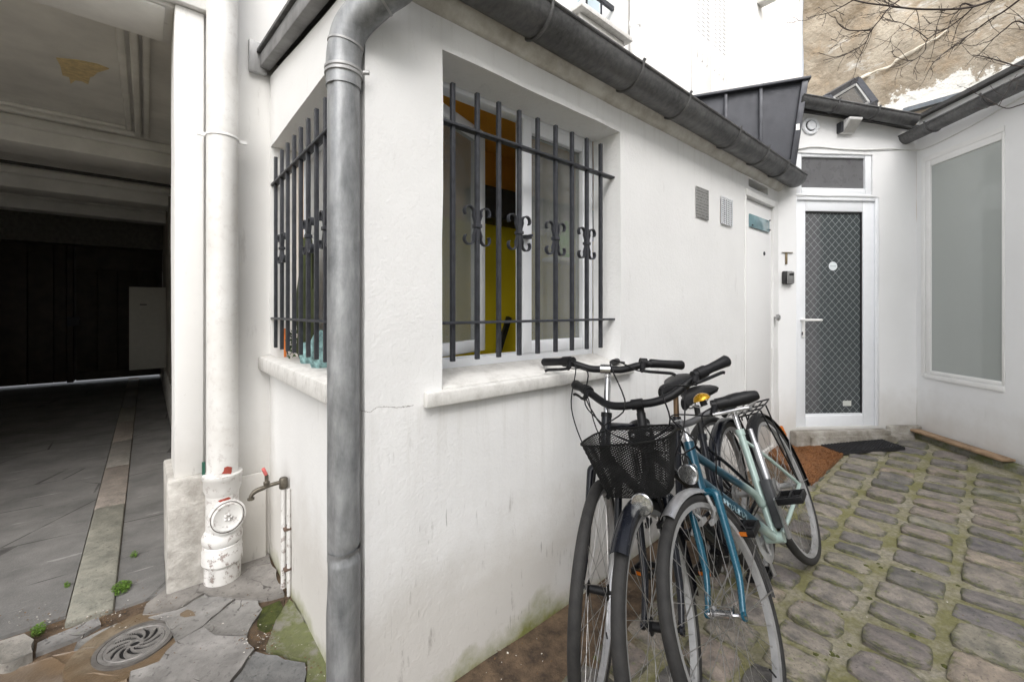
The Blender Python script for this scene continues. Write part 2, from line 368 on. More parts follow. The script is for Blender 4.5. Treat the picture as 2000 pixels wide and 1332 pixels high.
def cobble_mesh(k):
    rnd = random.Random(k); m = MB(); n = 14; vs = []; e = 4.2 + rnd.random() * 2.4
    L, W_ = .5, .5
    rings = [(1.02, -.55), (1.0, -.10), (.945, .06), (.70, .10)]
    for s, h in rings:
        for i in range(n):
            t = 2 * math.pi * i / n; c, sn = math.cos(t), math.sin(t); r = 1 / (abs(c) ** e + abs(sn) ** e) ** (1 / e)
            wv = 1 + .10 * noise.noise((c * 1.3 + k * 7, sn * 1.3, k)) + .05 * noise.noise((c * 3.1, sn * 3.1 + k * 5, k))
            vs.append((c * r * L * s * wv, sn * r * W_ * s * wv, h + .12 * noise.noise((c * 2 * s, sn * 2 * s, k * 3.1))))
    vs.append((0, 0, .11 + .08 * noise.noise((0, 0, k * 3.1))))
    fs = [(j*n+i, j*n+(i+1)%n, (j+1)*n+(i+1)%n, (j+1)*n+i) for j in range(len(rings)-1) for i in range(n)]
    fs += [((len(rings)-1)*n+i, (len(rings)-1)*n+(i+1)%n, len(vs)-1) for i in range(n)]
    me = bpy.data.meshes.new('cobblestone'); me.from_pydata(vs, [], fs); me.shade_smooth(); me.materials.append(COBBLE); return me
CM = [cobble_mesh(k) for k in range(9)]
def cobbles():
    rnd = random.Random(21); cand = []
    y = -.245; s = 0
    while y > -4.3:
        wd = rnd.uniform(.172, .205)
        x = -2.6 + rnd.random() * .1
        while x < 4.6:
            ln = rnd.choice((.105, .125, .14, .15, .165, .185)) * rnd.uniform(.92, 1.08); jx = rnd.choice((.010, .014, .020, .030))
            c = wor(x + ln / 2, y - wd / 2 + rnd.uniform(-.008, .008))
            cand.append((c, wd * rnd.uniform(.96, 1.04), ln, rnd.gauss(0, .03))); x += ln + jx
        y -= wd + rnd.uniform(.024, .044); s += 1
    keep = []
    for c, wd, ln, a in cand:
        if (c - K0).dot(RV) > -.16 or (c - D0).dot(DV) > -.10: continue
        q = loc(c); vis = 0; px = py = 9999
        if c.y > .35:
            px = 1000 + FPX * c.x / c.y; py = HOR + FPX * (HCAM - gz(c.x)) / c.y
            vis = 830 < px < 2090 and py < 1450
        if vis and q.x < .12 and q.y > -.5: continue
        if not vis and c.y > .3 and py < 1470 and px < 830: continue        # flagstones lie there
        keep.append((0 if vis else 1 + (c - Vector((2.2, 1.2, 0))).length, c, wd, ln, a))
    keep.sort(key=lambda t: t[0])
    for i, (_, c, wd, ln, a) in enumerate(keep[:300]):
        o = bpy.data.objects.new('cobblestone', rnd.choice(CM)); COL.objects.link(o); o.parent = GROUND
        o.location = (c.x, c.y, gz(c.x) + rnd.uniform(-.008, .003)); o.scale = (ln, wd, .052)
        o.rotation_euler = (rnd.gauss(0, .02), -.06 + rnd.gauss(0, .02), AROT + a + rnd.choice((0, math.pi)))
    m = MB()
    for _, c, wd, ln, a in keep[300:]:
        if c.y < -2.5: continue
        M = Matrix.Translation((c.x, c.y, gz(c.x) + rnd.uniform(-.008, .003))) @ Matrix.Rotation(AROT + a, 4, 'Z') @ Matrix.Diagonal((ln, wd, .052, 1)); me = rnd.choice(CM)
        m.add([M @ v.co for v in me.vertices], [tuple(p.vertices) for p in me.polygons])
    o = m.build('cobblestones', COBBLE_FAR, GROUND, recalc=False, smooth=180); o['kind'] = 'stuff'
cobbles()

def slab(name, pix, mat, parent, top=.0, th=.05, bev=.0045, inset=-.003, sub=True):
    P = [ground(x, y) for x, y in pix]; cx = sum((p.x for p in P)) / len(P); cy = sum((p.y for p in P)) / len(P)
    # densify the outline and roughen it so that the edges are broken, not ruled
    pts = []
    for i in range(len(P)):
        a, b = P[i], P[(i + 1) % len(P)]; k = max(1, int((b - a).length / .035))
        for j in range(k):
            q = a.lerp(b, j / k); q = q + ((noise.noise_vector(Vector((q.x * 17, q.y * 17, 1))) * .011 + noise.noise_vector(Vector((q.x * 50, q.y * 50, 4))) * .006)); q.z = 0
            q += (Vector((cx, cy, 0)) - q).normalized() * (inset + .001); pts.append(q)
    if sum(pts[i].x * pts[(i+1) % len(pts)].y - pts[(i+1) % len(pts)].x * pts[i].y for i in range(len(pts))) < 0: pts.reverse()
    bm = bmesh.new(); vv = [bm.verts.new((p.x, p.y, 0)) for p in pts]; f = bm.faces.new(vv)
    r = bmesh.ops.extrude_face_region(bm, geom=[f]); up = [g for g in r['geom'] if isinstance(g, bmesh.types.BMVert)]
    for v in up: v.co.z = 1
    tf = [g for g in r['geom'] if isinstance(g, bmesh.types.BMFace)]
    ri = bmesh.ops.inset_region(bm, faces=tf, thickness=bev)
    upset = set(up)
    tri = bmesh.ops.triangulate(bm, faces=tf)
    for _ in range(2):
        es = [e for e in bm.edges if e.calc_length() > .09 and all(v.co.z > .5 for v in e.verts) and not any(v in upset for v in e.verts)]
        if es: bmesh.ops.subdivide_edges(bm, edges=es, cuts=1); bmesh.ops.triangulate(bm, faces=[f for f in bm.faces if len(f.verts) > 4])
    for v in bm.verts:
        if v.co.z > .5: v.co.z = gz(v.co.x) + top + noise.noise((v.co.x * 6, v.co.y * 6, 3)) * .003 - (bev * .8 if v in upset else 0)
        else: v.co.z = gz(v.co.x) + top - th
    bmesh.ops.recalc_face_normals(bm, faces=bm.faces)
    me = bpy.data.meshes.new(name); bm.to_mesh(me); bm.free(); me.shade_smooth(); me.set_sharp_from_angle(angle=R_(50)); me.materials.append(mat)
    o = bpy.data.objects.new(name, me); COL.objects.link(o); o.parent = parent; return o
for pix, mt, tp in (
    ([(0,1262),(45,1249),(61,1260),(60,1284),(22,1304),(-20,1312),(-20,1268)], KERB, .02),
    ([(70,1257),(100,1243),(150,1222),(190,1206),(197,1219),(150,1244),(100,1262),(72,1274)], FLAG, .0),
    ([(148,1252),(200,1226),(232,1214),(250,1221),(215,1232),(193,1248),(186,1258),(152,1262)], FLAG, -.004),
    ([(-20,1316),(58,1290),(100,1276),(136,1300),(112,1345),(-20,1360)], FLAGW, -.012),
    ([(103,1274),(146,1264),(183,1262),(182,1292),(140,1301)], FLAGW, -.010),
    ([(331,1144),(400,1121),(521,1083),(556,1160),(505,1171),(455,1168),(395,1159),(345,1190),(277,1202),(290,1180)], FLAG, .004),
    ([(345,1193),(395,1162),(455,1171),(395,1221),(345,1252),(338,1238),(320,1212),(290,1206)], FLAG, .002),
    ([(457,1173),(502,1174),(510,1190),(480,1240),(422,1241),(397,1223)], FLAG, .001),
    ([(566,1172),(574,1182),(650,1300),(655,1345),(600,1345),(596,1290),(520,1266),(532,1228),(552,1188)], FLAGM, .006),
    ([(342,1256),(396,1226),(421,1244),(478,1245),(495,1269),(440,1345),(255,1360),(258,1312),(310,1292)], FLAG, .003),
    ([(500,1274),(592,1293),(598,1350),(447,1345)], KERB, .001),
    ([(186,1310),(250,1321),(246,1360),(118,1350),(142,1314)], FLAGW, -.004),
    ([(655,1310),(720,1345),(660,1400),(605,1380),(604,1350),(657,1350)], FLAGM, .002)):
    slab('flagstone', pix, mt, GROUND, tp)
# earth and moss in the broken corner below the tap
slab('soil_patch', [(505,1185),(556,1164),(552,1190),(532,1230),(520,1264),(484,1256),(478,1240)], SOIL, GROUND, -.006, .03, .004)
slab('moss_patch', [(512,1186),(548,1172),(551,1190),(530,1226),(512,1232),(504,1222)], MOSSB, GROUND, .000, .03, .006)

# ---------------------------------------------------------------- drain cover
def drain():
    c = ground(264, 1253); t = thing('drain_cover', 'round cast iron drain grate with swirling slots in the flagstones', 'drain cover', (c.x, c.y, c.z - .004), R_(20))
    MET = simple('worn_cast_iron', (.21, .20, .19), .5, .3, var=.3, scale=30, bump=.4)
    Rr = .106; m = MB()
    slots = []
    for k in range(10):
        a = 2 * math.pi * k / 10; L = []
        for j in range(7):
            q = j / 6; r = .026 + .052 * q; L.append((r, a + .95 * q))
        slots.append(L)
    # plate as a polar grid whose slot cells sink into the pit
    nr, na = 34, 260; vs = []; fs = []
    def inslot(r, a):
        if r < .0125 : return True
        if not .026 < r < .080: return False
        q = (r - .026) / .052; a0 = (a - .95 * q) % (2 * math.pi / 10); hw = (.0062 + .0012 * math.sin(q * 3)) / r
        e = min(1, min(q, 1.04 - q) * 6 + .2); a0 = min(a0, 2 * math.pi / 10 - a0); return a0 < hw * e
    for i in range(nr + 1):
        for j in range(na):
            r = Rr * i / nr; a = 2 * math.pi * j / na
            z = -.012 if inslot(r, a) else 0
            if .088 < r < .093: z = -.003
            vs.append((r * math.cos(a), r * math.sin(a), z))
    for i in range(nr):
        for j in range(na):
            if not inslot(Rr * (i + .5) / nr, 2 * math.pi * (j + .5) / na): fs.append((i*na+j, i*na+(j+1)%na, (i+1)*na+(j+1)%na, (i+1)*na+j))
    m.add(vs, fs); m.build('grate', MET, t, smooth=30, recalc=False)
    m = MB(); m.lathe([(.106, -.0055), (.0, -.0055)], 24, caps=False); m.build('pit', simple('pit_shade_black', (.006, .006, .006), .9), t)  # black disc under the slots stands in for the pit's shade
    m = MB(); m.lathe([(.122, -.004), (.165, .0), (.19, .001), (.20, -.04)], 48, caps=False); m.build('collar', FLAGW, t, wob=.008, wf=9)
    m = MB(); m.lathe([(.108, -.03), (.108, .001), (.122, .002), (.124, -.03)], 48, caps=False); m.build('rim', simple('rim_iron', (.14, .13, .12), .6, .3, var=.3), t)
drain()

# ---------------------------------------------------------------- small weeds in the joints
def weed(px, py, n, rad, label, seed):
    rnd = random.Random(seed); c = ground(px, py); m = MB()
    for i in range(n):
        a = rnd.random() * 6.28; r = rad * rnd.random() ** .6; bx, by = r * math.cos(a), r * math.sin(a) * 1.6; z = rnd.uniform(.004, .03) * (1 - .5 * r / rad)
        s = rnd.uniform(.003, .006); d = rnd.random() * 6.28; u = Vector((math.cos(d), math.sin(d), rnd.uniform(-.3, .6))) * s; v = Vector((-math.sin(d), math.cos(d), rnd.uniform(-.3, .3))) * s * .6
        p = Vector((bx, by, z)); m.add([p - u, p + v, p + u, p - v], [(0, 1, 2, 3)])
        m.add([Vector((bx*.8, by*.8, -.01)), Vector((bx*.8+.001, by*.8, -.01)), p], [(0, 1, 2)])
    t = thing('weed', label, 'weed', (c.x, c.y, c.z), AROT, 'weeds growing in the paving joints'); m.build('leaves', LEAFG, t, recalc=False, smooth=0)
weed(237, 1150, 420, .035, 'largest green weed, in the joint right of the granite kerb stone', 1)
weed(75, 1232, 130, .022, 'small green weed at the edge of the asphalt above the corner cobble', 2)
weed(130, 1145, 40, .012, 'tiny weed on the left edge of the granite kerb stone', 3)
weed(262, 1085, 60, .016, 'sparse yellowish weed beside the granite kerb, close to the white plinth', 4)
# ================================================================ old building with the carriage passage
FY = 1.29                                     # its facade plane in the annex frame
def A3(x, t, z): return (x, FY + t, z)
OLD = thing('old_building', 'tall white building with dark carriage passage behind the low annex', 'building', C0, AROT)
WX0, WX1 = mainp(1128, 40, FY).x, mainp(1203, 40, FY).x; WZ = mainp(1166, 52, FY).z
SX0, SX1 = mainp(1350, 60, FY).x, mainp(1415, 60, FY).x
grid_wall([-.396, 0, 3.5, 9.0], [-.1, 2.68, 9.5], [(WX0, WX1, WZ, WZ + 1.7)], .30, A3, step=.22, amp=.004).build('facade', FACADE, OLD)
part('upper_facade', FACADE, OLD, (-4.2, -.397, FY - .012, FY + .30, 2.685, 9.5))
part('cornice_band', FACADE, OLD, (-4.2, -.215, FY - .065, FY - .014, 2.70, 3.4), bevel=.006)
part('pilaster', FACADE, OLD, (-.396, -.285, FY - .035, FY - .001, .50, 2.698), bevel=.008, wob=.003)
part('plinth', PLINTH, OLD, (-.425, -.27, FY - .075, FY + .34, -.1, .50), bevel=.012, wob=.006, wf=9)
part('skirting', FACADE, OLD, (-.269, -.02, FY - .022, FY - .002, -.1, .44), bevel=.008, wob=.004, wf=9)
part('passage_lintel', CEIL, OLD, (-4.2, -.398, FY + .301, FY + .36, 2.69, 3.3), (-4.2, -.43, FY + .0, FY + .3, 2.672, 2.684), bevel=.004)
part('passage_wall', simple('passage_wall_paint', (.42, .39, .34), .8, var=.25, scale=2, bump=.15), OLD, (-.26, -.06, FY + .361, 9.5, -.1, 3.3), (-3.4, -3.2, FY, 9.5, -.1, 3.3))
part('passage_plinth', PLINTH, OLD, (-.29, -.261, FY + .75, 9.3, -.1, .40), bevel=.006)
part('passage_ceiling', CEIL, OLD, (-3.2, -.26, FY + .361, 9.5, 2.885, 2.95))
BEAM = CEIL
for y0, y1, zb in ((4.10, 4.52, 2.675), (6.00, 6.42, 2.66), (7.45, 7.75, 2.66)):
    part('ceiling_beam', BEAM, OLD, (-3.2, -.261, y0, y1, zb, 2.884), bevel=.008)
    part('beam_moulding', BEAM, OLD, (-3.2, -.262, y0 - .07, y0 - .001, 2.80, 2.883), bevel=.02, seg=3)
part('gate_lintel', simple('lintel_dark', (.16, .15, .13), .8, var=.3), OLD, (-3.2, -.261, 9.05, 9.46, 2.4, 2.884))
# moulded ceiling panel: three nested frames
for k, (d, hgt) in enumerate(((0, .035), (.055, .055), (.115, .03))):
    x1, x0, y0, y1 = -.475 - d, -3.1 + d, 1.80 + d, 3.90 - d; wd = .04
    part('ceiling_moulding', CEIL, OLD, (x1 - wd, x1, y0, y1, 2.884 - hgt, 2.8845), (x0, x0 + wd, y0, y1, 2.884 - hgt, 2.8845),
         (x0 + wd, x1 - wd, y0, y0 + wd, 2.884 - hgt, 2.8845), (x0 + wd, x1 - wd, y1 - wd, y1, 2.884 - hgt, 2.8845), bevel=.012, seg=3)
pp = [loc(hit(x, y, Vector((0, 0, 2.884)), Vector((0, 0, 1)))) for x, y in ((110,113),(150,117),(190,125),(213,134),(190,141),(183,148),(176,150),(172,164),(160,158),(147,156),(138,163),(135,150),(122,146),(118,128))]
m = MB(); m.prism([(p.x, p.y) for p in pp], 2.878, 2.8838); m.build('peeled_paint_patch', simple('bare_plaster', (.80, .64, .36), .9, var=.2, scale=25), OLD)
m = MB(); m.tube([(-3.0, 4.56, 2.60), (-.28, 4.56, 2.60)], .016, 8); m.build('conduit', simple('conduit_dark', (.03, .028, .026), .6), OLD)
m = MB(); m.tube([(-.28, 5.2, 1.9), (-.28, 5.2, 2.62)], .02, 8); m.build('conduit', simple('conduit_grey', (.2, .19, .17), .6), OLD)
# upper window
GLASSB = simple('pale_window_glass', (.42, .50, .55), .12, var=.1, scale=3)
part('window_sill', SILL, OLD, (WX0 - .10, WX1 + .10, FY - .13, FY + .1, WZ - .045, WZ - .002), bevel=.004)
part('window_sill_support', SILL, OLD, (WX0 - .04, WX1 + .04, FY - .07, FY - .001, WZ - .16, WZ - .046), bevel=.01)
part('string_moulding', SILL, OLD, (WX0 - .02, WX1 + .02, FY - .06, FY - .001, WZ - .40, WZ - .33), bevel=.015)
wo = part('window', PVC, OLD, *[(x, x + .05, FY + .14, FY + .19, WZ + .001, WZ + 1.69) for x in (WX0 + .002, (WX0 + WX1) / 2 - .025, WX1 - .052)], bevel=.005)
for x0, x1 in ((WX0 + .052, (WX0 + WX1) / 2 - .026), ((WX0 + WX1) / 2 + .026, WX1 - .053)): part('pane', GLASSB, wo, (x0, x1, FY + .16, FY + .168, WZ + .002, WZ + 1.6))
part('lace_curtain', simple('lace', (.6, .62, .63), .9), wo, (WX0 + .06, WX1 - .06, FY + .21, FY + .214, WZ, WZ + 1.6))
part('guard_rail', IRON, OLD, (WX0 + .002, WX1 - .002, FY + .02, FY + .05, WZ + .30, WZ + .34), (WX0 + .16, WX0 + .175, FY + .025, FY + .04, WZ + .0, WZ + .3), (WX1 - .2, WX1 - .185, FY + .025, FY + .04, WZ + .0, WZ + .3))
# closed shutters higher up the facade
for k in (0, 1):
    x0 = SX0 + k * (SX1 - SX0) / 2; x1 = x0 + (SX1 - SX0) / 2 - .012
    sh = part('shutter', PAINTW, OLD, (x0, x1, FY - .04, FY - .004, 3.2, 6.4), bevel=.004); m = MB()
    for c in range(3):
        for r in range(26):
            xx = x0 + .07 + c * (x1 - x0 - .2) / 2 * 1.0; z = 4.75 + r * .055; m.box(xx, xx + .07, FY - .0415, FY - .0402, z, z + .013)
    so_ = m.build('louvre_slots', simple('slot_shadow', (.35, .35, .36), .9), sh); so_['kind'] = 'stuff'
    for j in range(3): part('shutter_bolt', SILL, sh, (x0 + .06 + j * .13, x0 + .075 + j * .13, FY - .055, FY - .0402, 4.42 - j * .01, 4.50))
part('exhaust_stub', SILL, OLD, (mainp(1478, 8, FY).x, mainp(1486, 8, FY).x, FY - .22, FY - .005, mainp(1483, 14, FY).z, mainp(1483, 2, FY).z), bevel=.01)

PF = part('passage_floor', ASPH, None, (-3.2, -.752, 1.33, 9.6, -.06, -.002), (-.598, -.426, 1.25, FY + .34, -.06, -.004), (-.598, -.292, FY + .341, 9.6, -.06, -.004)); PF.location = C0; PF.rotation_euler = (0, 0, AROT); PF['kind'] = 'structure'
kk = [1.24, 2.56, 3.52, 4.40, 5.35, 6.3, 7.3, 8.3, 9.3]
for a, b in zip(kk, kk[1:]): part('kerb_stone', KERB, PF, (-.748, -.602, a + .006, b - .006, -.06, .012 if a < 2 else .004), bevel=.014 if a < 2 else .006, wob=.003, wf=11)
part('street_beyond', simple('street_paving', (.5, .49, .47), .9), None, (-3.4, -.3, 9.62, 13, -.05, -.004)); so_ = bpy.data.objects['street_beyond']; so_.location = C0; so_.rotation_euler = (0, 0, AROT); so_['kind'] = 'structure'

# ---------------------------------------------------------------- gate at the far end
def gate():
    WD = simple('dark_gate_wood', (.055, .042, .030), .6, var=.3, scale=6, bump=.2, bscale=40)
    g = thing('carriage_gate', 'dark wooden carriage gate with light showing beneath it', 'gate', wor(0, 9.36, 0), AROT)
    xc = sidep(148, 640, 0).x
    pc = loc(hit(147, 640, C0 + V * 9.36, V)).x
    part('backing', WD, g, (-3.19, pc - .006, .041, .06, .045, 2.399), (pc - .0045, -.262, .041, .06, .06, 2.399))
    x = -3.19
    while x < pc - .12:
        x2 = min(x + .30, pc - .10); part('board', WD, g, (x, x2 - .008, -.02, .04, .045, 2.399), bevel=.006); x = x2
    part('post', WD, g, (pc - .098, pc - .018, -.06, .05, .03, 2.399), bevel=.006)
    x = pc + .012
    while x < -.35:
        x2 = min(x + .27, -.262); part('board', WD, g, (x, x2 - .008, -.01, .04, .20, 2.0), bevel=.006); x = x2
    part('wicket_head', WD, g, (pc + .012, -.262, -.02, .05, 2.02, 2.399), bevel=.006)
    part('wicket_threshold', WD, g, (pc + .012, -.262, -.02, .05, .05, .195), bevel=.006)
    part('lock_box', IRON, g, (pc - .09, pc + .06, -.10, -.061, 1.0, 1.16), bevel=.006)
gate()
q = loc(hit(252, 640, C0 + V * 7.2, V)); zt = loc(hit(285, 561, C0 + V * 7.2, V)).z; zb = loc(hit(285, 721, C0 + V * 7.2, V)).z
t = thing('wall_cabinet', 'pale grey cabinet fixed to the passage wall near the gate', 'cabinet', wor(0, 7.2, 0), AROT)
part('body', simple('cabinet_grey', (.42, .41, .37), .6, var=.06), t, (q.x, -.262, 0, .25, zb, zt), bevel=.006)
part('handle', IRON, t, (q.x + .12, q.x + .2, -.012, -.001, zt - .27, zt - .255))

# ================================================================ annex
ANNEX = thing('annex', 'low white rendered annex with two barred windows and a zinc gutter', 'building', C0, AROT)
w0, w1 = mainp(864, 400).x, mainp(1212, 400).x; wt = mainp(864, 97).z; wb = mainp(868, 735).z
d0, d1 = mainp(1457, 500).x, mainp(1511, 500).x; dtop = mainp(1460, 384).z
v0, v1 = mainp(1462, 365).x, mainp(1500, 375).x
grid_wall([0, 3.56], [-.06, 1.0, 2.275], [(w0, w1, wb - .055, wt), (d0, d1, .16, dtop), (v0, v1, 2.205, 2.262)], .17, lambda u, t, z: (u, t, z), amp=.003, step=.05).build('wall', WALL, ANNEX)
s0, s1 = sidep(649, 500).y, 1.272; st_ = 2.14; sb = 1.03
grid_wall([.17, 1.289], [-.06, 1.0, 2.0, 2.5], [(s0, s1, sb, st_)], .15, lambda u, t, z: (t, u, z), amp=.003, step=.05, top=(2.30, .165, 2.2)).build('wall', SIDE, ANNEX)
# window sills
def sill(name, x0, x1, y0, y1, zt0, zt1, th, m):
    b = MB(); b.add([m(x0,y0,zt0-th),m(x1,y0,zt0-th),m(x1,y1,zt0-th),m(x0,y1,zt0-th),m(x0,y0,zt0),m(x1,y0,zt0),m(x1,y1,zt1),m(x0,y1,zt1)],
                    [(0,3,2,1),(4,5,6,7),(0,1,5,4),(1,2,6,5),(2,3,7,6),(3,0,4,7)])
    return b.build(name, SILL, ANNEX, bevel=.008, wob=.003, wf=8)
sill('window_sill', .194, 1.371, -.030, -.001, 1.010, 1.014, .048, lambda x, y, z: (x, y, z))
sill('window_sill', w0 + .002, w1 - .002, .0, .171, 1.015, wb + .002, .030, lambda x, y, z: (x, y, z))
sill('window_sill', .205, 1.286, -.055, -.001, 1.04, 1.05, .066, lambda x, y, z: (y, x, z))
part('window_sill', SILL, ANNEX, (.0, .148, s0 + .002, s1 - .002, sb - .03, sb + .003), bevel=.004)
# cornice, roof, verge
_n = N('dirty_cornice_paint'); _n.col(_n.mix(_n.ramp(_n.noise(7, 8, .7), (.4, 0), (.68, 1)), (.62, .605, .565), (.40, .37, .32))).rough(.9); _n.bump(_n.noise(40, 6), .5, .008); CORN = _n.m
m = MB(); m.prism([(0, 2.276), (.12, 2.276), (.12, 2.37), (-.055, 2.37), (-.045, 2.325), (-.022, 2.288)], .0, 3.56, lambda y, z, x: (x, y, z)); m.build('cornice', CORN, ANNEX, bevel=.006, wob=.006, wf=6)
def roofz(y): return 2.372 + .155 * (y + .1)
ROOFM = simple('roof_zinc', (.10, .10, .10), .5, .4, var=.2, scale=4)
m = MB(); m.prism([(-.10, roofz(-.1)), (1.288, roofz(1.288)), (1.288, roofz(1.288) + .035), (-.10, roofz(-.1) + .03)][::1], -.03, 3.58, lambda y, z, x: (x, y, z)); m.build('roof', ROOFM, ANNEX)
m = MB(); m.prism([(-.02, 2.32), (1.285, 2.535), (1.285, 2.605), (-.02, 2.40)], -.052, -.002, lambda y, z, x: (x, y, z)); m.build('verge_board', simple('grey_verge', (.22, .22, .22), .6, var=.3, scale=8, bump=.2), ANNEX, bevel=.005)
m = MB(); m.prism([(-.02, 2.402), (1.285, 2.607), (1.285, 2.622), (-.02, 2.417)], -.066, -.001, lambda y, z, x: (x, y, z)); m.build('verge_flashing', ZINCD, ANNEX)
part('step_flashing', LEAD, ANNEX, (-.10, -.015, 1.258, 1.287, 2.50, 2.66), bevel=.01, wob=.012, wf=12)
# interior of the front room
YEL = simple('yellow_wall_paint', (.80, .62, .015), .7, var=.05, scale=3)
ORA = simple('orange_interior', (.70, .33, .04), .7, var=.1, scale=3)  # flat orange for the ceiling, upper partition and rear wall
part('interior_wall', YEL, ANNEX, (.62, 2.619, .80, .85, .1, 1.80), (2.62, 2.7, .172, 1.239, .1, 2.24))
part('interior_wall', ORA, ANNEX, (.62, 2.619, .80, .85, 1.801, 2.24), (.151, 2.619, 1.24, 1.287, .1, 2.24))
part('interior_shelf', simple('dark_shelf', (.02, .018, .016), .6), ANNEX, (.9, 2.6, .64, .798, 1.80, 1.98), bevel=.005)
part('interior_ceiling', ORA, ANNEX, (.151, 2.7, .172, 1.239, 2.245, 2.265))
part('interior_floor', simple('floor_pale', (.7, .66, .58), .6), ANNEX, (.151, 2.7, .172, 1.239, .05, .1))
m = MB(); m.M = Matrix.Translation(mainp(985, 650, .7)) @ Matrix.Rotation(R_(22), 4, 'Y'); m.box(-.016, .016, -.01, .01, -.35, .1); m.build('interior_strut', simple('dark_strut', (.015, .015, .015), .5), ANNEX)

def glass(name, c=(.8, .84, .82), rough=.05, alpha=.35):
    n = N(name); n.col(c).rough(rough); tr = n.t.nodes.new('ShaderNodeBsdfTransparent'); mx = n.t.nodes.new('ShaderNodeMixShader'); mx.inputs[0].default_value = alpha
    out = n.t.nodes['Material Output']; n.ln(tr.outputs[0], mx.inputs[1]); n.ln(n.b.outputs[0], mx.inputs[2]); n.ln(mx.outputs[0], out.inputs[0]); n.set(Specular_IOR_Level=.7); return n.m
def frost(name, c, rough=.35, tl=.45):
    n = N(name); n.col(c).rough(rough).set(Transmission_Weight=.85, IOR=1.1, Coat_Weight=.9, Coat_Roughness=.06); n.bump(n.noise(60, 3), .03, .002)
    tr = n.t.nodes.new('ShaderNodeBsdfTranslucent'); tr.inputs[0].default_value = (*c, 1); df = n.t.nodes.new('ShaderNodeBsdfDiffuse'); df.inputs[0].default_value = (*c, 1)
    m1 = n.t.nodes.new('ShaderNodeMixShader'); m1.inputs[0].default_value = .35; n.ln(tr.outputs[0], m1.inputs[1]); n.ln(df.outputs[0], m1.inputs[2])
    m2 = n.t.nodes.new('ShaderNodeMixShader'); m2.inputs[0].default_value = tl; n.ln(n.b.outputs[0], m2.inputs[1]); n.ln(m1.outputs[0], m2.inputs[2]); n.ln(m2.outputs[0], n.t.nodes['Material Output'].inputs[0]); return n.m
GL1 = glass('window_glass', (.10, .11, .11), .04, .30); FR1 = frost('frosted_window_glass', (.66, .68, .65), .26, .10)
def casement(parent, x0, x1, z0, z1, pane, fw=.05, th=.055, M=None):
    k = MB(); k.M = M
    k.box(x0, x0 + fw, 0, th, z0, z1); k.box(x1 - fw, x1, 0, th, z0, z1); k.box(x0 + fw, x1 - fw, 0.001, th - .001, z0, z0 + fw); k.box(x0 + fw, x1 - fw, .001, th - .001, z1 - fw, z1)
    s = k.build('sash', PVC, parent, bevel=.006); b = MB(); b.M = M
    b.box(x0 + fw, x1 - fw, th * .45, th * .45 + .006, z0 + fw, z1 - fw); b.build('pane', pane, s)
    return s
# front window: fixed frame, right sash shut, left sash open into the room
wf = part('window', PVC, ANNEX, (w0, w0 + .04, .172, .235, wb - .03, wt + .03), (w1 - .04, w1, .172, .235, wb - .03, wt + .03), (w0 + .04, w1 - .04, .173, .234, wb - .03, wb + .035), (w0 + .04, w1 - .04, .173, .234, wt - .02, wt + .03), bevel=.005)
wm = .789
casement(wf, wm, w1 - .035, wb + .03, wt - .02, FR1, .055, .055, Matrix.Translation((0, .165, 0)))
casement(wf, 0, wm - w0 - .04, wb + .03, wt - .02, FR1, .055, .055, Matrix.Translation((w0 + .045, .225, 0)) @ Matrix.Rotation(R_(22), 4, 'Z'))
part('window_latch', IRON, wf, (wm - .008, wm + .028, .14, .163, 1.60, 1.615), (wm - .01, wm - .001, .10, .15, 1.602, 1.612))
# side window
sw = part('window', PVC, ANNEX, (.152, .21, s0 - .02, s0 + .04, sb - .02, st_ + .02), (.152, .21, s1 - .04, s1 + .01, sb - .02, st_ + .02), (.153, .209, s0 + .04, s1 - .04, sb - .02, sb + .05), (.153, .209, s0 + .04, s1 - .04, st_ - .05, st_ + .02), (.153, .209, (s0+s1)/2 - .04, (s0+s1)/2 + .04, sb + .05, st_ - .05), bevel=.005)
part('pane', frost('pale_frosted_glass', (.9, .92, .92), .5, .8), sw, (.18, .186, s0 + .04, (s0+s1)/2 - .04, sb + .05, st_ - .05), (.18, .186, (s0+s1)/2 + .04, s1 - .04, sb + .05, st_ - .05))
# service door in the main wall
dr = part('door', stucco('painted_door', (.78, .78, .78), scuff=.08, bumps=.08, grain=20, dirt=.05), ANNEX, (d0 + .006, d1 - .006, .018, .06, .165, dtop - .006), bevel=.003)
p0, p1 = mainp(1464, 430, .018), mainp(1507, 440, .018)
part('name_plate', simple('blue_glass_plate', (.16, .27, .30), .15, var=.2, scale=15), dr, (mainp(1467, 430).x, mainp(1505, 440).x, .006, .0175, mainp(1467, 442).z, mainp(1467, 417).z), bevel=.002)
for x_, y_ in ((1469, 440), (1503, 431), (1503, 450)):
    p = mainp(x_, y_, .006); m = MB(); m.lathe([(.006, 0), (.006, .006), (.003, .008)], 10, Matrix.Translation((p.x, .006, p.z)) @ Matrix.Rotation(R_(90), 4, 'X')); m.build('screw', IRON, dr)
for x_, y_, r in ((1494, 496, .016), (1510, 577, .012)):
    p = mainp(x_, y_, .018); m = MB(); m.lathe([(r, 0), (r, .004), (r * .7, .007)], 14, Matrix.Translation((p.x - .02, .018, p.z)) @ Matrix.Rotation(R_(90), 4, 'X')); m.build('lock_rosette', IRON, dr)
p = mainp(1510, 620, .018); m = MB(); m.M = Matrix.Translation((p.x - .03, .018, p.z)) @ Matrix.Rotation(R_(90), 4, 'X'); m.lathe([(.008, 0), (.008, .03), (.026, .036), (.028, .05), (.018, .06)], 16); m.build('door_knob', simple('knob_steel', (.45, .45, .45), .3, .9), dr)
part('door_lintel', PAINTW, ANNEX, (d0 - .01, d1 + .01, -.010, -.0008, dtop + .004, dtop + .05), bevel=.003)
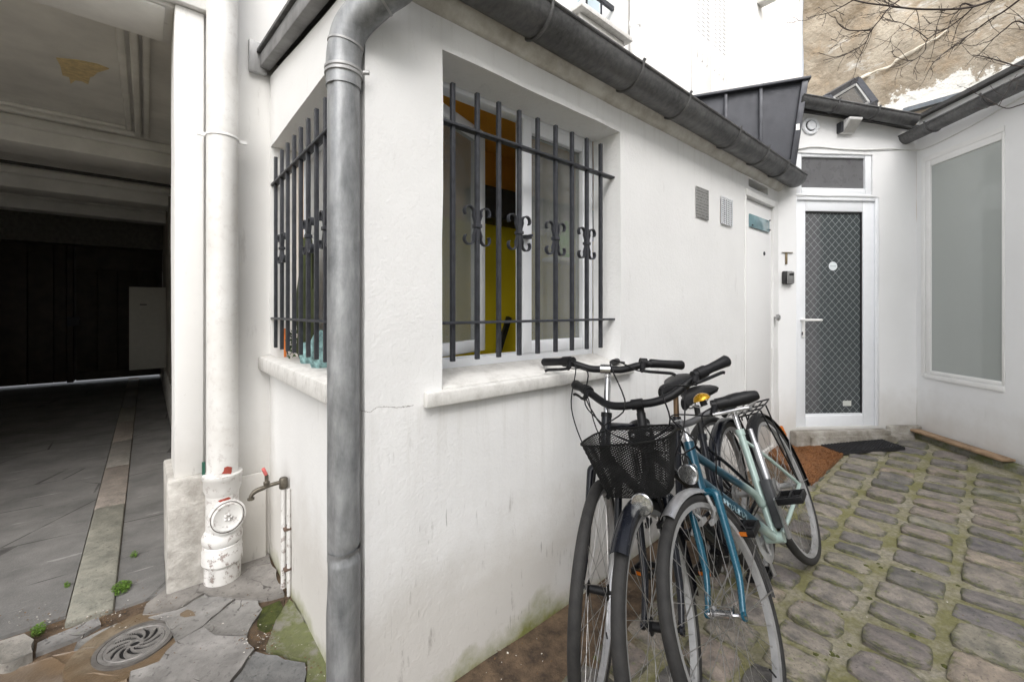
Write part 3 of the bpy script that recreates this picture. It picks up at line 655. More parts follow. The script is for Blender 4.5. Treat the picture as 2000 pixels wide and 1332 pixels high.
part('hinge_strip', PAINTW, ANNEX, (d0 - .028, d0 - .003, -.008, -.0008, .17, dtop), bevel=.003)
part('vent_recess', simple('recess_dark', (.10, .09, .075), .9, var=.3, scale=12), ANNEX, (v0 - .05, v1 + .05, .12, .19, 2.18, 2.274))
# wall plaque and vent
def flush(name, label, cat, x0, y0, x1, y1, mat, th=.006):
    a, b = mainp(x0, y0), mainp(x1, y1); zc = (a.z + b.z) / 2
    t = thing(name, label, cat, wor((a.x + b.x) / 2, 0, zc), AROT); return t, (b.x - a.x) / 2, a
t, hx, a = flush('wall_plaque', 'small grey metal plaque with worn engraving on the white wall', 'plaque', 1358, 370, 1382, 425, None)
n = N('engraved_plaque'); x, y, z = n.xyz(); ln_ = n.math('GREATER_THAN', n.math('FRACT', n.math('MULTIPLY', z, 55)), .62); wd_ = n.ramp(n.noise(90, 3), (.45, 0), (.5, 1))
n.col(n.mix(n.math('MULTIPLY', ln_, wd_), (.33, .33, .32), (.16, .16, .16))).rough(.5).set(Metallic=.4)
hz = .095; part('plate', n.m, t, (-hx, hx, -.008, -.0035, -hz, hz), bevel=.001)
t, hx, a = flush('wall_vent', 'white perforated ventilation grille beside the plaque', 'vent', 1407, 388, 1428, 440, None)
part('backing', simple('vent_dark', (.02, .02, .02), .9), t, (-hx + .004, hx - .004, -.006, -.0035, -.086, .086))
m = MB()
for k in range(14): z = -.09 + k * .0138; m.box(-hx, hx, -.012, -.0065, z, z + .0028)
for k in range(7): x = -hx + k * (2 * hx - .003) / 6; m.box(x, x + .003, -.0125, -.0062, -.09, .094)
m.build('grid', PVC, t)

# ================================================================ window grilles
def scroll_mesh(s=1.0):
    m = MB()
    for sx in (-1, 1):
        pts = []
        for sz in (1, -1):
            half = []
            half.append((sx * .009, 0)); half.append((sx * .010, sz * .018)); half.append((sx * .018, sz * .038))
            cx, cz, r = sx * .040, sz * .050, .024
            for k in range(10):
                a = math.pi - .1 - k * .42
                half.append((cx + sx * r * (1 - .03 * k) * math.cos(a), cz + sz * r * (1 - .03 * k) * math.sin(a)))
            pts = pts + half if sz == 1 else pts[::-1] + half[1:]
        P = [Vector((x * s, 0, z * s)) for x, z in pts]; n = len(P); vs = []; th = .0022; hw = .008
        for i in range(n):
            tg = (P[min(i + 1, n - 1)] - P[max(i - 1, 0)]).normalized(); nr = Vector((-tg.z, 0, tg.x)) * th
            for a, b in ((1, -1), (1, 1), (-1, 1), (-1, -1)): vs.append(P[i] + nr * a + Vector((0, hw * b, 0)))
        fs = [(i*4+k, i*4+(k+1)%4, (i+1)*4+(k+1)%4, (i+1)*4+k) for i in range(n-1) for k in range(4)] + [(3,2,1,0), tuple((n-1)*4+k for k in range(4))]
        m.add(vs, fs)
    return m
def grille(name, label, at, rz, bars, top, bot, rails, ends, scz, scbars, w=.0079):
    t = thing('window_grille', label, 'window grille', at, rz, 'iron window grilles of the annex')
    proto = None
    for x in bars:
        if proto is None: proto = part('bar', IRON, t, (-w, w, -w, w, bot, top), bevel=.0015); proto.location = (x, 0, 0)
        else: o = share(proto, t); o.location = (x, 0, 0)
    for z in rails: part('rail', IRON, t, (ends[0], ends[1], -.016, .016, z - .005, z + .005), bevel=.0015).location = (0, -.001, 0)
    sp = cp = None
    for x in scbars:
        if sp is None:
            sp = scroll_mesh().build('scroll', IRON, t, smooth=50); sp.location = (x, 0, scz)
            cp = part('collar', IRON, t, (-.015, .015, -.013, .013, -.007, .007), bevel=.002); cp.location = (x, 0, scz)
        else:
            share(sp, t).location = (x, 0, scz); share(cp, t).location = (x, 0, scz)
    return t
gy = .05
bx = [mainp(x, 500, gy).x for x in (884, 932, 974, 1014, 1050, 1085, 1117, 1146, 1173)]
zt1 = mainp(932, 183, gy).z; zb1 = mainp(884, 706, gy).z
r1, r2 = mainp(1000, 283, gy).z, mainp(1000, 628, gy).z
grille('g', 'large dark grey iron grille with four scrolls before the yellow-lit window', wor(0, gy, 0), AROT, bx, zt1, zb1, (r1, r2), (w0 - .03, w1 + .03), mainp(1014, 455, gy).z, [bx[1], bx[3], bx[5], bx[7]])
gx = .015
by = [sidep(x, 500, gx).y for x in (538.5, 550.5, 562, 574.5, 587.5, 602, 618, 636)]
by = by + [by[-1] - (by[-3] - by[-1]) / 2]
grille('g', 'smaller iron grille on the shaded side wall beside the zinc downpipe', wor(gx, 0, 0), AROT + R_(90), by, sidep(587, 250, gx).z, sidep(545, 681, gx).z, (sidep(587, 311, gx).z, sidep(587, 625, gx).z), (s0 - .03, s1 + .01), sidep(602, 462, gx).z, [by[1], by[5], by[7]])
# ================================================================ gutter and downpipes
def half_gutter(parent, name, x0, x1, r, mat, th=.004):
    m = MB(); n = 14; vs = []; prof = []
    for k in range(n + 1): a = math.pi + math.pi * k / n; prof.append((r * math.cos(a), r * math.sin(a)))
    for k in range(n, -1, -1): a = math.pi + math.pi * k / n; prof.append(((r - th) * math.cos(a), (r - th) * math.sin(a)))
    for i in range(9): a = -.6 + 2 * math.pi * i / 9; 
    L = len(prof); K = max(2, int((x1 - x0) / .18)); xs = [x0 + (x1 - x0) * i / K for i in range(K + 1)]
    for x in xs:
        dz = noise.noise((x * 2.3, 5, 1)) * .004
        for y, z in prof: vs.append((x, y, z + dz))
    fs = [(i*L+k, i*L+(k+1)%L, (i+1)*L+(k+1)%L, (i+1)*L+k) for i in range(K) for k in range(L)]
    m.add(vs, fs); m.add([(x0, y, z) for y, z in prof[:n+1]], [tuple(range(n + 1))]); m.add([(x1, y, z) for y, z in prof[:n+1]], [tuple(range(n, -1, -1))])
    o = m.build(name, mat, parent, smooth=40, recalc=False)
    m = MB(); m.tube([(x, -r, .004) for x in xs], .008, 8); m.build('rolled_edge', mat, parent)
    return o
def bracket(parent, x, r, mat):
    m = MB(); pts = [(x, (r + .002) * math.cos(math.pi + math.pi * k / 16), (r + .002) * math.sin(math.pi + math.pi * k / 16)) for k in range(17)]
    m.tube([(x, -r - .012, .02), (x, -r - .006, .012)] + pts + [(x, r, .03)], .0075, 6); return m.build('bracket', mat, parent)
g0 = thing('gutter', 'long dark half-round zinc gutter along the annex roof edge', 'gutter', wor(0, -.100, 2.388), AROT, 'half-round gutters round the courtyard')
half_gutter(g0, 'trough', -.03, 3.62, .083, ZINCD)
for px in (1066, 1243, 1335, 1434, 1490, 1530): bracket(g0, mainp(px, 200, -.15).x, .083, ZINCD)
part('outlet', ZINC, g0, (.05, .11, -.03, .03, -.11, -.06), bevel=.01)

# zinc downpipe at the corner
dp = thing('zinc_downpipe', 'dented grey zinc downpipe with swan neck at the annex corner', 'downpipe', wor(-.055, .02, 0), AROT)
def dented(z0, z1, r, seed, kink=None):
    m = MB(); n = 28; K = 70; vs = []
    for i in range(K + 1):
        z = z0 + (z1 - z0) * i / K
        for k in range(n):
            a = 2 * math.pi * k / n; rr = r * (1 + .02 * noise.noise((math.cos(a) * 1.5, math.sin(a) * 1.5, z * 4 + seed)))
            rr -= .016 * max(0, noise.noise((math.cos(a) * 1.2 + seed, math.sin(a) * 1.2, z * 3.1)) - .22)
            if kink: rr -= .010 * math.exp(-((z - kink) / .012) ** 2) * max(0, -math.sin(a - .3) * .8 + .2)
            vs.append((rr * math.cos(a), rr * math.sin(a), z))
    m.add(vs, [(i*n+k, i*n+(k+1)%n, (i+1)*n+(k+1)%n, (i+1)*n+k) for i in range(K) for k in range(n)]); return m
zk = HCAM - (1088 - HOR) / FPX * 1.25
dented(zk, 1.96, .0455, 1, zk + .02).build('pipe', ZINC, dp, smooth=60)
dented(.02, zk + .03, .0475, 5, zk + .012).build('lower_pipe', ZINC, dp, smooth=60)
part('lap_seam', ZINC, dp, (.0435, .0475, -.004, .004, zk + .05, 1.94), bevel=.001)
nk = bez([(0, 0, 1.93), (.002, -.001, 2.03), (.02, -.02, 2.115), (.075, -.085, 2.185), (.125, -.138, 2.235), (.137, -.150, 2.33)], 7)
m = MB(); m.tube(nk, .049, 24); m.build('swan_neck', ZINC, dp, smooth=60)
for i in (9, 21, 28): m = MB(); m.tube([nk[i] - (nk[i+1]-nk[i])*.25, nk[i], nk[i] + (nk[i+1]-nk[i])*.25], .0512, 24); m.build('solder_seam', LEAD, dp, smooth=60)
for z in (1.975, .085):
    m = MB(); m.lathe([(.047, -.012), (.053, -.010), (.053, -.003), (.050, 0), (.053, .003), (.053, .010), (.047, .012)], 28, Matrix.Translation((0, 0, z)), caps=False)
    m.box(.03, .075, -.008, .008, z - .006, z + .006); m.tube([(.042, -.042, z), (.056, -.052, z)], .006, 8); m.build('clip', LEAD if z > 1 else ZINC, dp)

# white soil pipe with its inspection hatch
px_, py_ = -.218, 1.20
sp = thing('soil_pipe', 'fat white painted drainpipe with a round inspection hatch near the ground', 'drainpipe', wor(px_, py_, 0), AROT)
def zp(py): return HCAM - (py - HOR) / FPX * 2.04
m = MB(); m.lathe([(.064, zp(925)), (.064, 4.5)], 36); m.build('pipe', CHIP, sp, smooth=60)
m = MB(); m.lathe([(.066, zp(962)), (.077, zp(950)), (.077, zp(932)), (.081, zp(930)), (.081, zp(922)), (.066, zp(921))], 36); m.build('socket', CHIP, sp, smooth=40)
m = MB(); m.lathe([(.067, zp(1040)), (.067, zp(960))], 36); m.build('lower_pipe', CHIP, sp, smooth=40)
m = MB(); m.lathe([(.074, -.03), (.074, zp(1096)), (.083, zp(1090)), (.083, zp(1068)), (.079, zp(1064)), (.079, zp(1058)), (.076, zp(1056)), (.083, zp(1050)), (.083, zp(1040)), (.074, zp(1032)), (.066, zp(1028))], 36); m.build('foot', CHIP, sp, smooth=30, wob=.003, wf=14)
hd = (Vector((0, 0, 0)) - wor(px_, py_, 0)); hd = Vector((hd.dot(U), hd.dot(V), 0)).normalized(); hd = (Matrix.Rotation(R_(14), 4, 'Z') @ hd).normalized()
HM = Matrix.Translation(Vector((0, 0, zp(1000))) + hd * .05) @ (hd + Vector((0, 0, .12))).to_track_quat('Z', 'Y').to_matrix().to_4x4()
m = MB(); m.lathe([(.062, -.05), (.070, 0), (.078, .014), (.078, .026), (.072, .030)], 36, HM); h_ = m.build('hatch', CHIP, sp, smooth=40)
m = MB(); m.lathe([(.064, .028), (.064, .035), (.058, .038), (.052, .034), (.0, .034)], 36, HM, caps=False); c_ = m.build('hatch_cap', CHIP, h_, smooth=40)
m = MB()
for k in range(5):
    a = 2 * math.pi * k / 5; m.lathe([(.0055, .030), (.006, .040), (.003, .044)], 8, HM @ Matrix.Translation((.012 * math.cos(a), .012 * math.sin(a), 0)))
m.build('star_nut', CHIP, h_)
m = MB(); m.torus(.0675, .0022, M=HM @ Matrix.Translation((0, 0, .029)) @ Matrix.Rotation(R_(90), 4, 'X'), n=40, k=6); m.build('gasket', simple('dark_gasket', (.04, .025, .02), .8), h_)
m = MB(); m.lathe([(.0665, -.006), (.0685, -.004), (.0685, .004), (.0665, .006)], 36, Matrix.Translation((0, 0, zp(270))), caps=False); m.box(-.10, -.066, .0, .012, zp(270) - .008, zp(270) + .008); m.box(.066, .10, .0, .012, zp(270) - .008, zp(270) + .008); m.build('clip', PAINTW, sp)
def patch(cx, py, w_, h_, seed, parent, R=.0646):
    rnd = random.Random(seed); m = MB(); n = 12; vs = []
    a0 = math.atan2(hd.y, hd.x) + cx
    rs = [rnd.uniform(.55, 1.1) for k in range(n)]; R += .0007
    for f in (1, .75, .5, .25, .02):
        for k in range(n): t = 2 * math.pi * k / n; a = a0 + f * rs[k] * w_ * math.cos(t) / R; vs.append((R * math.cos(a), R * math.sin(a), zp(py) + f * rs[k] * h_ * math.sin(t)))
    m.add(vs, [(j*n+k, j*n+(k+1)%n, (j+1)*n+(k+1)%n, (j+1)*n+k) for j in range(4) for k in range(n)]); return m.build('bare_patch', RUSTRED, parent, recalc=False, smooth=0)
patch(.05, 912, .028, .022, 3, sp); patch(-.05, 966, .03, .012, 4, sp, .0676)
part('green_strip', simple('dark_green_paint', (.02, .09, .06), .6), sp, (-.078, -.066, .02, .032, zp(922), zp(898)))

# tap with its supply pipe on the side wall
q = sidep(566, 930); ty = q.y
tp = thing('garden_tap', 'old brass tap with red handle on a flaking white supply pipe', 'tap', wor(0, ty, 0), AROT)
BRASS = simple('dull_brass', (.14, .125, .10), .5, .7, var=.35, scale=50, bump=.2); zt_ = sidep(560, 930).z
m = MB(); m.tube([(-.026, 0, .03), (-.026, 0, zt_)], .011, 12); m.build('supply_pipe', CHIP, tp)
m = MB(); m.tube([(-.010, -.026, .0), (-.010, -.026, zt_ - .03)], .008, 10); m.build('waste_pipe', CHIP, tp)
m = MB(); m.lathe([(.016, zt_ - .03), (.018, zt_ - .026), (.018, zt_ + .012), (.014, zt_ + .018)], 14, Matrix.Translation((-.026, 0, 0))); m.build('elbow', BRASS, tp)
m = MB(); m.tube(bez([(-.03, 0, zt_), (-.07, .004, zt_ - .003), (-.105, .008, zt_ - .010), (-.135, .010, zt_ - .018), (-.150, .011, zt_ - .034), (-.151, .011, zt_ - .044)], 4), [.0085]*8 + [.010]*6 + [.0085]*7, 12); m.lathe([(.014, 0), (.014, .008)], 12, Matrix.Translation((-.151, .011, zt_ - .05))); m.build('spout', BRASS, tp)
m = MB(); m.lathe([(.012, 0), (.013, .015), (.008, .02), (.008, .045)], 12, Matrix.Translation((-.092, .006, zt_ - .002))); m.build('valve_body', BRASS, tp)
m = MB(); m.M = Matrix.Translation((-.094, .006, zt_ + .045)) @ Matrix.Rotation(R_(-20), 4, 'Y'); m.box(-.007, .007, -.011, .011, 0, .034); m.build('handle', simple('faded_red_plastic', (.55, .13, .12), .5), tp, bevel=.004)
for z in (.30, .12): part('pipe_clip', simple('clip_rust', (.12, .08, .06), .8), tp, (-.03, -.001, -.034, .014, z - .006, z + .006), bevel=.002)

# ================================================================ house with the glazed door
HOUSE = thing('courtyard_house', 'low white house with a glazed white door at the end of the courtyard', 'building', D0, DROT)
a, b = doorp(1555, 835), doorp(1717, 386); c, d = doorp(1560, 378), doorp(1704, 301)
DM = lambda u, t, z: (u, t, z)
grid_wall([-.35, 1.246], [-.1, 1, 3.0], [(a.x, b.x, a.z, b.z), (c.x - .02, d.x, c.z, d.z), (-.36, .10, 2.33, 3.1)], .2, DM, amp=.003, step=.08, top=(3.0, -.145, 2.6)).build('wall', COURT, HOUSE)
fw = doorp(1577, 600).x - a.x; fr = b.x - doorp(1690, 600).x; zt2, zb2 = doorp(1620, 412).z, doorp(1620, 812).z
dm = MB()
dm.box(a.x, a.x + fw, .02, .075, a.z, b.z); dm.box(b.x - fr, b.x, .02, .075, a.z, b.z); dm.box(a.x + fw, b.x - fr, .0205, .0745, a.z, zb2); dm.box(a.x + fw, b.x - fr, .0205, .0745, zt2, b.z)
door = dm.build('door', PVC, HOUSE, bevel=.007)
part('door_frame', PVC, HOUSE, (a.x - .001, a.x + .012, .004, .019, a.z + .001, b.z), (b.x - .03, b.x - .001, .002, .0195, a.z + .001, b.z), (a.x + .012, b.x - .03, .004, .019, b.z - .03, b.z - .001), bevel=.003)
def _lattice():
    n = N('diamond_print_glass'); x, y, z = n.xyz(); s = 1 / .064
    def line(e): f = n.math('FRACT', n.math('MULTIPLY', e, s)); return n.math('LESS_THAN', n.math('ABSOLUTE', n.math('SUBTRACT', f, .5)), .042)
    l = n.math('MAXIMUM', line(n.math('ADD', n.math('MULTIPLY', x, 1.0), n.math('MULTIPLY', z, .92))), line(n.math('SUBTRACT', n.math('MULTIPLY', x, 1.0), n.math('MULTIPLY', z, .92))))
    l = n.math('MULTIPLY', l, n.ramp(n.noise(150, 2), (.35, .25), (.6, 1)))
    base = n.mix(n.ramp(n.math('ADD', x, n.math('MULTIPLY', n.noise(2, 3), .15)), (.44, 0), (.50, 1)), (.105, .105, .112), (.055, .064, .068))
    n.col(n.mix(l, base, (.30, .33, .33))).rough(n.mix(l, .10, .5)); n.set(Specular_IOR_Level=.55); return n.m
pn = part('pane', _lattice(), door, (a.x + fw - .004, b.x - fr + .004, .042, .052, zb2 - .004, zt2 + .004))
part('glazing_bead', simple('black_bead', (.02, .02, .022), .6), door, (a.x + fw, b.x - fr, .030, .0415, zt2 - .012, zt2 - .0005), (b.x - fr - .008, b.x - fr - .0005, .030, .0415, zb2, zt2 - .012))
part('glazing_bead', PVC, door, (a.x + fw, b.x - fr, .028, .0415, zb2 + .0005, zb2 + .012))
q = doorp(1627, 520, .04); m = MB(); m.lathe([(.038, 0), (.038, .002)], 28, Matrix.Translation((q.x, .0415, q.z)) @ Matrix.Rotation(R_(90), 4, 'X')); stk = m.build('sticker', simple('white_sticker', (.75, .8, .82), .4, var=.02), door)
part('sticker_line', simple('sticker_print', (.35, .42, .45), .5), stk, (q.x - .026, q.x + .026, .0385, .0393, q.z - .003, q.z + .002))
q = doorp(1655, 787, .04); part('paper_tag', simple('tag_paper', (.6, .62, .58), .8), door, (q.x - .04, q.x + .035, .039, .0415, q.z - .025, q.z + .02))
q = doorp(1568, 640, .02); m = MB(); m.box(q.x - .014, q.x + .014, .008, .0195, q.z - .085, q.z + .085); m.build('handle_plate', PAINTW, door, bevel=.006)
q = doorp(1568, 625, .0); m = MB(); m.tube([(q.x, .02, q.z), (q.x, -.035, q.z), (q.x + .02, -.042, q.z), (q.x + .135, -.042, q.z)], .0095, 10); m.build('handle', PAINTW, door)
q = doorp(1568, 650, .0); part('keyhole', IRON, door, (q.x - .005, q.x + .005, .004, .0078, q.z - .02, q.z + .008), bevel=.002)
tr = MB(); x0, x1, z0, z1 = c.x - .02, d.x, c.z, d.z; e = .055
tr.box(x0, x0 + e, .01, .06, z0, z1); tr.box(x1 - e, x1, .01, .06, z0, z1); tr.box(x0 + e, x1 - e, .011, .059, z0, z0 + e); tr.box(x0 + e, x1 - e, .011, .059, z1 - e * .6, z1)
tw = tr.build('transom_window', PVC, HOUSE, bevel=.006)
part('pane', simple('grey_transom_glass', (.13, .13, .135), .3, var=.12, scale=8), tw, (x0 + e, x1 - e, .03, .036, z0 + e, z1 - e * .6))
part('drip_rail', PVC, HOUSE, (x0 - .01, d.x + .04, -.005, -.001, b.z + .006, b.z + .014), bevel=.001)
part('threshold', CEMENT, HOUSE, (a.x - .06, b.x + .03, -.085, .0, .02, a.z - .012), (a.x + .05, b.x + .22, -.11, -.0, .02, a.z - .055), bevel=.015, wob=.012, wf=10)
part('plinth_patch', CEMENT, HOUSE, (b.x + .06, 1.24, -.05, -.001, .02, a.z + .01), bevel=.02, wob=.016, wf=9)
m = MB(); m.add([(.1,-.03,2.955),(1.5,-.03,2.80),(1.9,3,3.1),(.1,3,3.25),(.1,-.03,2.985),(1.5,-.03,2.83),(1.9,3,3.13),(.1,3,3.28)],[(0,3,2,1),(4,5,6,7),(0,1,5,4),(1,2,6,5),(2,3,7,6),(3,0,4,7)]); m.build('roof', ROOFM, HOUSE)
gz_ = doorp(1575, 190, -.10).z
g1 = thing('gutter', 'short dark gutter above the glazed door', 'gutter', D0 + DV * -.10 + Vector((0, 0, gz_)), DROT, 'half-round gutters round the courtyard')
g1.rotation_euler = (0, .135, DROT)
half_gutter(g1, 'trough', doorp(1560, 200, -.1).x, doorp(1787, 235, -.1).x, .062, ZINCD)
for px in (1628, 1706): bracket(g1, doorp(px, 200, -.1).x, .062, ZINCD)
# round air vent, wall lamp, key safe and bracket beside the door
q = doorp(1582, 247); t = thing('round_vent', 'round white air vent high on the wall above the transom', 'vent', D0 + DU * q.x + Vector((0, 0, q.z)), DROT)
m = MB(); m.M = Matrix.Rotation(R_(90), 4, 'X'); m.lathe([(.075, .001), (.075, .010), (.068, .016), (.050, .016), (.046, .006), (.044, .006)], 32, caps=False); m.build('ring', PVC, t)
m = MB(); m.M = Matrix.Rotation(R_(90), 4, 'X'); m.lathe([(.045, .002), (.045, .004)], 24); m.build('throat', simple('vent_throat', (.04, .04, .04), .9), t)
m = MB(); m.M = Matrix.Rotation(R_(90), 4, 'X'); m.lathe([(.030, .005), (.038, .014), (.036, .022), (.0, .025)], 24, caps=False); m.build('disc', PVC, t)
q = doorp(1650, 250); t = thing('wall_lamp', 'small white wedge shaped wall lamp under the gutter over the door', 'lamp', D0 + DU * q.x + Vector((0, 0, q.z)), DROT)
m = MB(); m.prism([(0, -.06), (0, .045), (-.11, .045), (-.11, .028), (-.03, -.055)][::-1], -.055, .06, lambda y, z, x: (x, y - .001, z)); m.build('housing', PAINTW, t, bevel=.005)
m = MB(); m.prism([(-.1095, .022), (-.033, -.056), (-.036, -.059), (-.1125, .019)], -.045, .05, lambda y, z, x: (x, y - .001, z)); m.build('diffuser', simple('lamp_diffuser', (.45, .44, .42), .5), t)
part('wall_bracket', IRON, t, (-.075, -.0555, -.05, -.001, -.055, .03))
q = doorp(1535, 543); t = thing('key_safe', 'black and silver key safe mounted left of the glazed door', 'key safe', D0 + DU * q.x + Vector((0, 0, q.z)), DROT)
part('body', BLACK, t, (-.042, .046, -.030, -.002, -.055, .055), bevel=.010)
part('cover', simple('silver_cover', (.33, .33, .33), .35, .7), t, (-.018, .043, -.046, -.0305, -.05, .05), bevel=.009)
part('dial_window', BLACK, t, (-.004, .034, -.0485, -.0465, .016, .036), bevel=.003)
q = doorp(1535, 505); t = thing('rusty_bracket', 'thin rusty metal bracket on the wall above the key safe', 'bracket', D0 + DU * q.x + Vector((0, 0, q.z)), DROT)
part('tongue', simple('rusty_metal', (.22, .17, .10), .6, .4), t, (-.010, .008, -.010, -.002, -.05, .045), bevel=.002)
part('crossbar', simple('rusty_bar', (.2, .17, .13), .6, .4), t, (-.04, .055, -.012, -.003, .046, .052), bevel=.001)

# ================================================================ right-hand house with the frosted window
RIGHT = thing('right_house', 'white walled house on the right with a tall frosted window', 'building', K0, RROT)
a2, b2 = rightp(1818, 728), rightp(1957, 272); wz0 = rightp(1890, 735).z; wz1 = rightp(1890, 298).z
RM = lambda u, t, z: (u, t, z)
grid_wall([0, 6.5], [-.1, 1, 2.9], [(a2.x - .05, b2.x + .02, wz0 - .03, wz1 + .05)], .2, RM, amp=.004, step=.09).build('wall', COURT, RIGHT)
x0, x1, z0, z1 = a2.x - .05, b2.x + .02, wz0 - .03, wz1 + .05; e = .05
f_ = MB(); f_.box(x0, x0 + e, -.004, .06, z0, z1); f_.box(x1 - .02, x1, -.004, .06, z0, z1); f_.box(x0 + e, x1 - .02, -.0035, .059, z0, z0 + .03); f_.box(x0 + e, x1 - .02, -.0035, .059, z1 - e, z1)
_n = N('frosted_grey_glass'); _n.col((.36, .385, .37)).rough(.3).set(Specular_IOR_Level=.4, Coat_Weight=.8, Coat_Roughness=.08); FROSTG = _n.m
rw = f_.build('window', PAINTW, RIGHT, bevel=.004)
part('pane', FROSTG, rw, (x0 + e, x1 - .02, .008, .016, z0 + .03, z1 - e))
part('window_surround', PAINTW, RIGHT, (x0 - .035, x0 - .001, -.006, -.0005, z0 - .03, z1 + .04), (x0, x1, -.006, -.0005, z1 + .001, z1 + .04), (x0 , x1, -.009, -.0005, z0 - .04, z0 - .001), bevel=.002)
gk = rightp(1900, 205, -.10).z
g2 = thing('gutter', 'dark gutter along the right-hand white wall', 'gutter', K0 + RV * -.10 + Vector((0, 0, gk)), RROT, 'half-round gutters round the courtyard')
half_gutter(g2, 'trough', -.10, 6, .062, ZINCD)
for u in (.28, .72, 1.3): bracket(g2, u, .062, ZINCD)
part('end_outlet', ZINCD, g2, (-.12, -.02, -.05, .05, -.10, -.04), bevel=.015)
m = MB(); m.prism([(-.05, 2.901), (2.2, 3.2), (2.2, 3.25), (-.05, 2.93)], .02, 6.5, lambda y, z, x: (x, y, z)); m.build('roof', ROOFM, RIGHT)
# mossy concrete footing with a loose plank lying on it
lz = lambda u: gz((K0 + RU * u).x)
m = MB(); zq = rightp(1880, 868).z
m.prism([(.02, 0.0), (4.5, 0.0), (4.5, -.10), (.02, -.06)][::-1], .0, zq, lambda x, y, z: (x, y, z)); m.build('footing', FLAGM, RIGHT, bevel=.02, wob=.012, wf=8)
WOOD = simple('weathered_plank', (.30, .20, .12), .8, var=.35, scale=14, bump=.3, bscale=60)
pk = thing('plank', 'weathered wooden plank lying on the mossy footing by the right wall', 'plank', K0 + RU * .02 + RV * -.05 + Vector((0, 0, zq + .004)), RROT - .01)
xe = rightp(1970, 885, -.05).x; part('board', WOOD, pk, (.0, xe, -.055, .035, 0, .018), bevel=.004, wob=.004, wf=6)
cab = [doorp(x, y, -.01) for x, y in ((1556, 292), (1590, 287), (1640, 291), (1690, 293), (1740, 291), (1788, 294))]
wp = [D0 + DU * p.x + DV * -.008 + Vector((0, 0, p.z)) for p in cab]
wp += [K0 + RU * p.x + RV * -.008 + Vector((0, 0, p.z)) for p in (rightp(x, y) for x, y in ((1812, 289), (1850, 272), (1900, 246), (1960, 212), (2040, 168)))]
m = MB(); m.tube([p - D0 for p in bez(wp, 5)], .005, 6); o = m.build('cable', simple('cable_white', (.62, .62, .60), .5), None); o.location = D0
tag(o, 'thin white cable sagging across the wall above the transom', 'cable')

# ================================================================ background
def stone_wall():
    X9 = 9.04; pa = loc(hit(1690, 205, C0 + U * X9, U)); pb = loc(hit(1985, 112, C0 + U * X9, U))
    n = N('bare_rubble_plaster'); x, y, z = n.xyz(); s = (pb.z - pa.z) / (pb.y - pa.y)
    f = n.noise(.9, 9, .68, dist=.4); col = n.mix(n.ramp(f, (.36, 0), (.64, 1)), (.17, .13, .085), (.45, .40, .325))
    col = n.mix(n.ramp(n.noise(2.6, 8, .7), (.52, 0), (.66, 1)), col, (.34, .27, .19)); col = n.mix(n.ramp(n.noise(1.5, 7, .65, n.map((1, 1, 2.2))), (.60, 0), (.68, 1)), col, (.56, .54, .50))
    ed = n.math('SUBTRACT', z, n.math('ADD', n.math('MULTIPLY', n.math('SUBTRACT', y, pa.y), s), pa.z - .05)); ed = n.math('ADD', ed, n.math('MULTIPLY', n.math('SUBTRACT', n.noise(3.5, 8, .7), .5), 1.0))
    col = n.mix(n.ramp(ed, (.0, 1), (.04, 0)), col, (.80, .79, .75)); n.col(col).rough(.95)
    p = n.bump(n.noise(2.2, 7, .65), .9, .14); n.bump(n.noise(22, 7, .7), .6, .02, p)
    t = thing('rubble_wall', 'bare beige rubble party wall with flaking white plaster at its foot', 'wall', C0, AROT)
    m = grid_wall([-7, 1.285], [0, 9.5], [], .4, lambda u, tt, z_: (X9 + tt, -u if 0 else u, z_), amp=.0, step=.16)
    m.v = [(x_ + noise.noise((y_ * 1.4, z_ * 1.4, 2)) * .07 + noise.noise((y_ * 5, z_ * 5, 4)) * .02, y_, z_) for x_, y_, z_ in m.v]
    m.build('wall', n.m, t)
    q0, q1 = [], []
    for px, py in ((1672, 156), (1730, 132), (1790, 98), (1850, 62)): q = loc(hit(px, py, C0 + U * (X9 - .05), U)); q0.append((q.x, q.y, q.z))
    m = MB(); m.tube(bez(q0, 9), .022, 7); m.build('old_roof_line', simple('plaster_ridge', (.60, .55, .46), .9, var=.3, scale=4), t, wob=.05, wf=7)
stone_wall()
# dark standing-seam metal casing rising from the far end of the annex roof
P1 = hit(1573, 160, Vector((0, 3.47, 0)), Vector((0, 1, 0))); P2 = Vector((P1.x - .93 * 1.15, P1.y + .36 * 1.15, P1.z))
dc = (P2 - P1); dc.z = 0; dl = dc.length; dc.normalize(); dn = Vector((-dc.y, dc.x, 0)); dn = dn if dn.y > 0 else -dn
DARK = _zinc('dark_metal_cladding', (.040, .042, .050), (.060, .063, .074), (1, 1, .3), .45, .3)
cs = thing('metal_roof_casing', 'dark grey standing seam metal casing above the annex roof end', 'roof casing', (P1.x, P1.y, 0), math.atan2(dc.y, dc.x))
zt_ = P1.z; zb_ = 2.36; sh = .10; sgn = 1 if Vector((-math.sin(math.atan2(dc.y, dc.x)), math.cos(math.atan2(dc.y, dc.x)), 0)).y > 0 else -1
sgn = 1 if (Matrix.Rotation(math.atan2(dc.y, dc.x), 3, 'Z') @ Vector((0, 1, 0))).y > 0 else -1
m = MB(); m.prism([(sh, zb_), (0, zt_), (dl, zt_), (dl, zb_)], 0, .45 * sgn, lambda x, z, y: (x, y, z)); m.build('cladding', DARK, cs)
def seam(x, top=zt_):
    k = MB(); k.prism([(x - .012, zb_), (x + .012, zb_), (x + .012, top), (x - .012, top)], -.032 * sgn, -.0005 * sgn, lambda x_, z, y: (x_, y, z)); k.build('standing_seam', DARK, cs, bevel=.003)
for px in (1485, 1417, 1352):
    h = hit(px, 200, P1, dn); seam((h - P1).dot(dc))
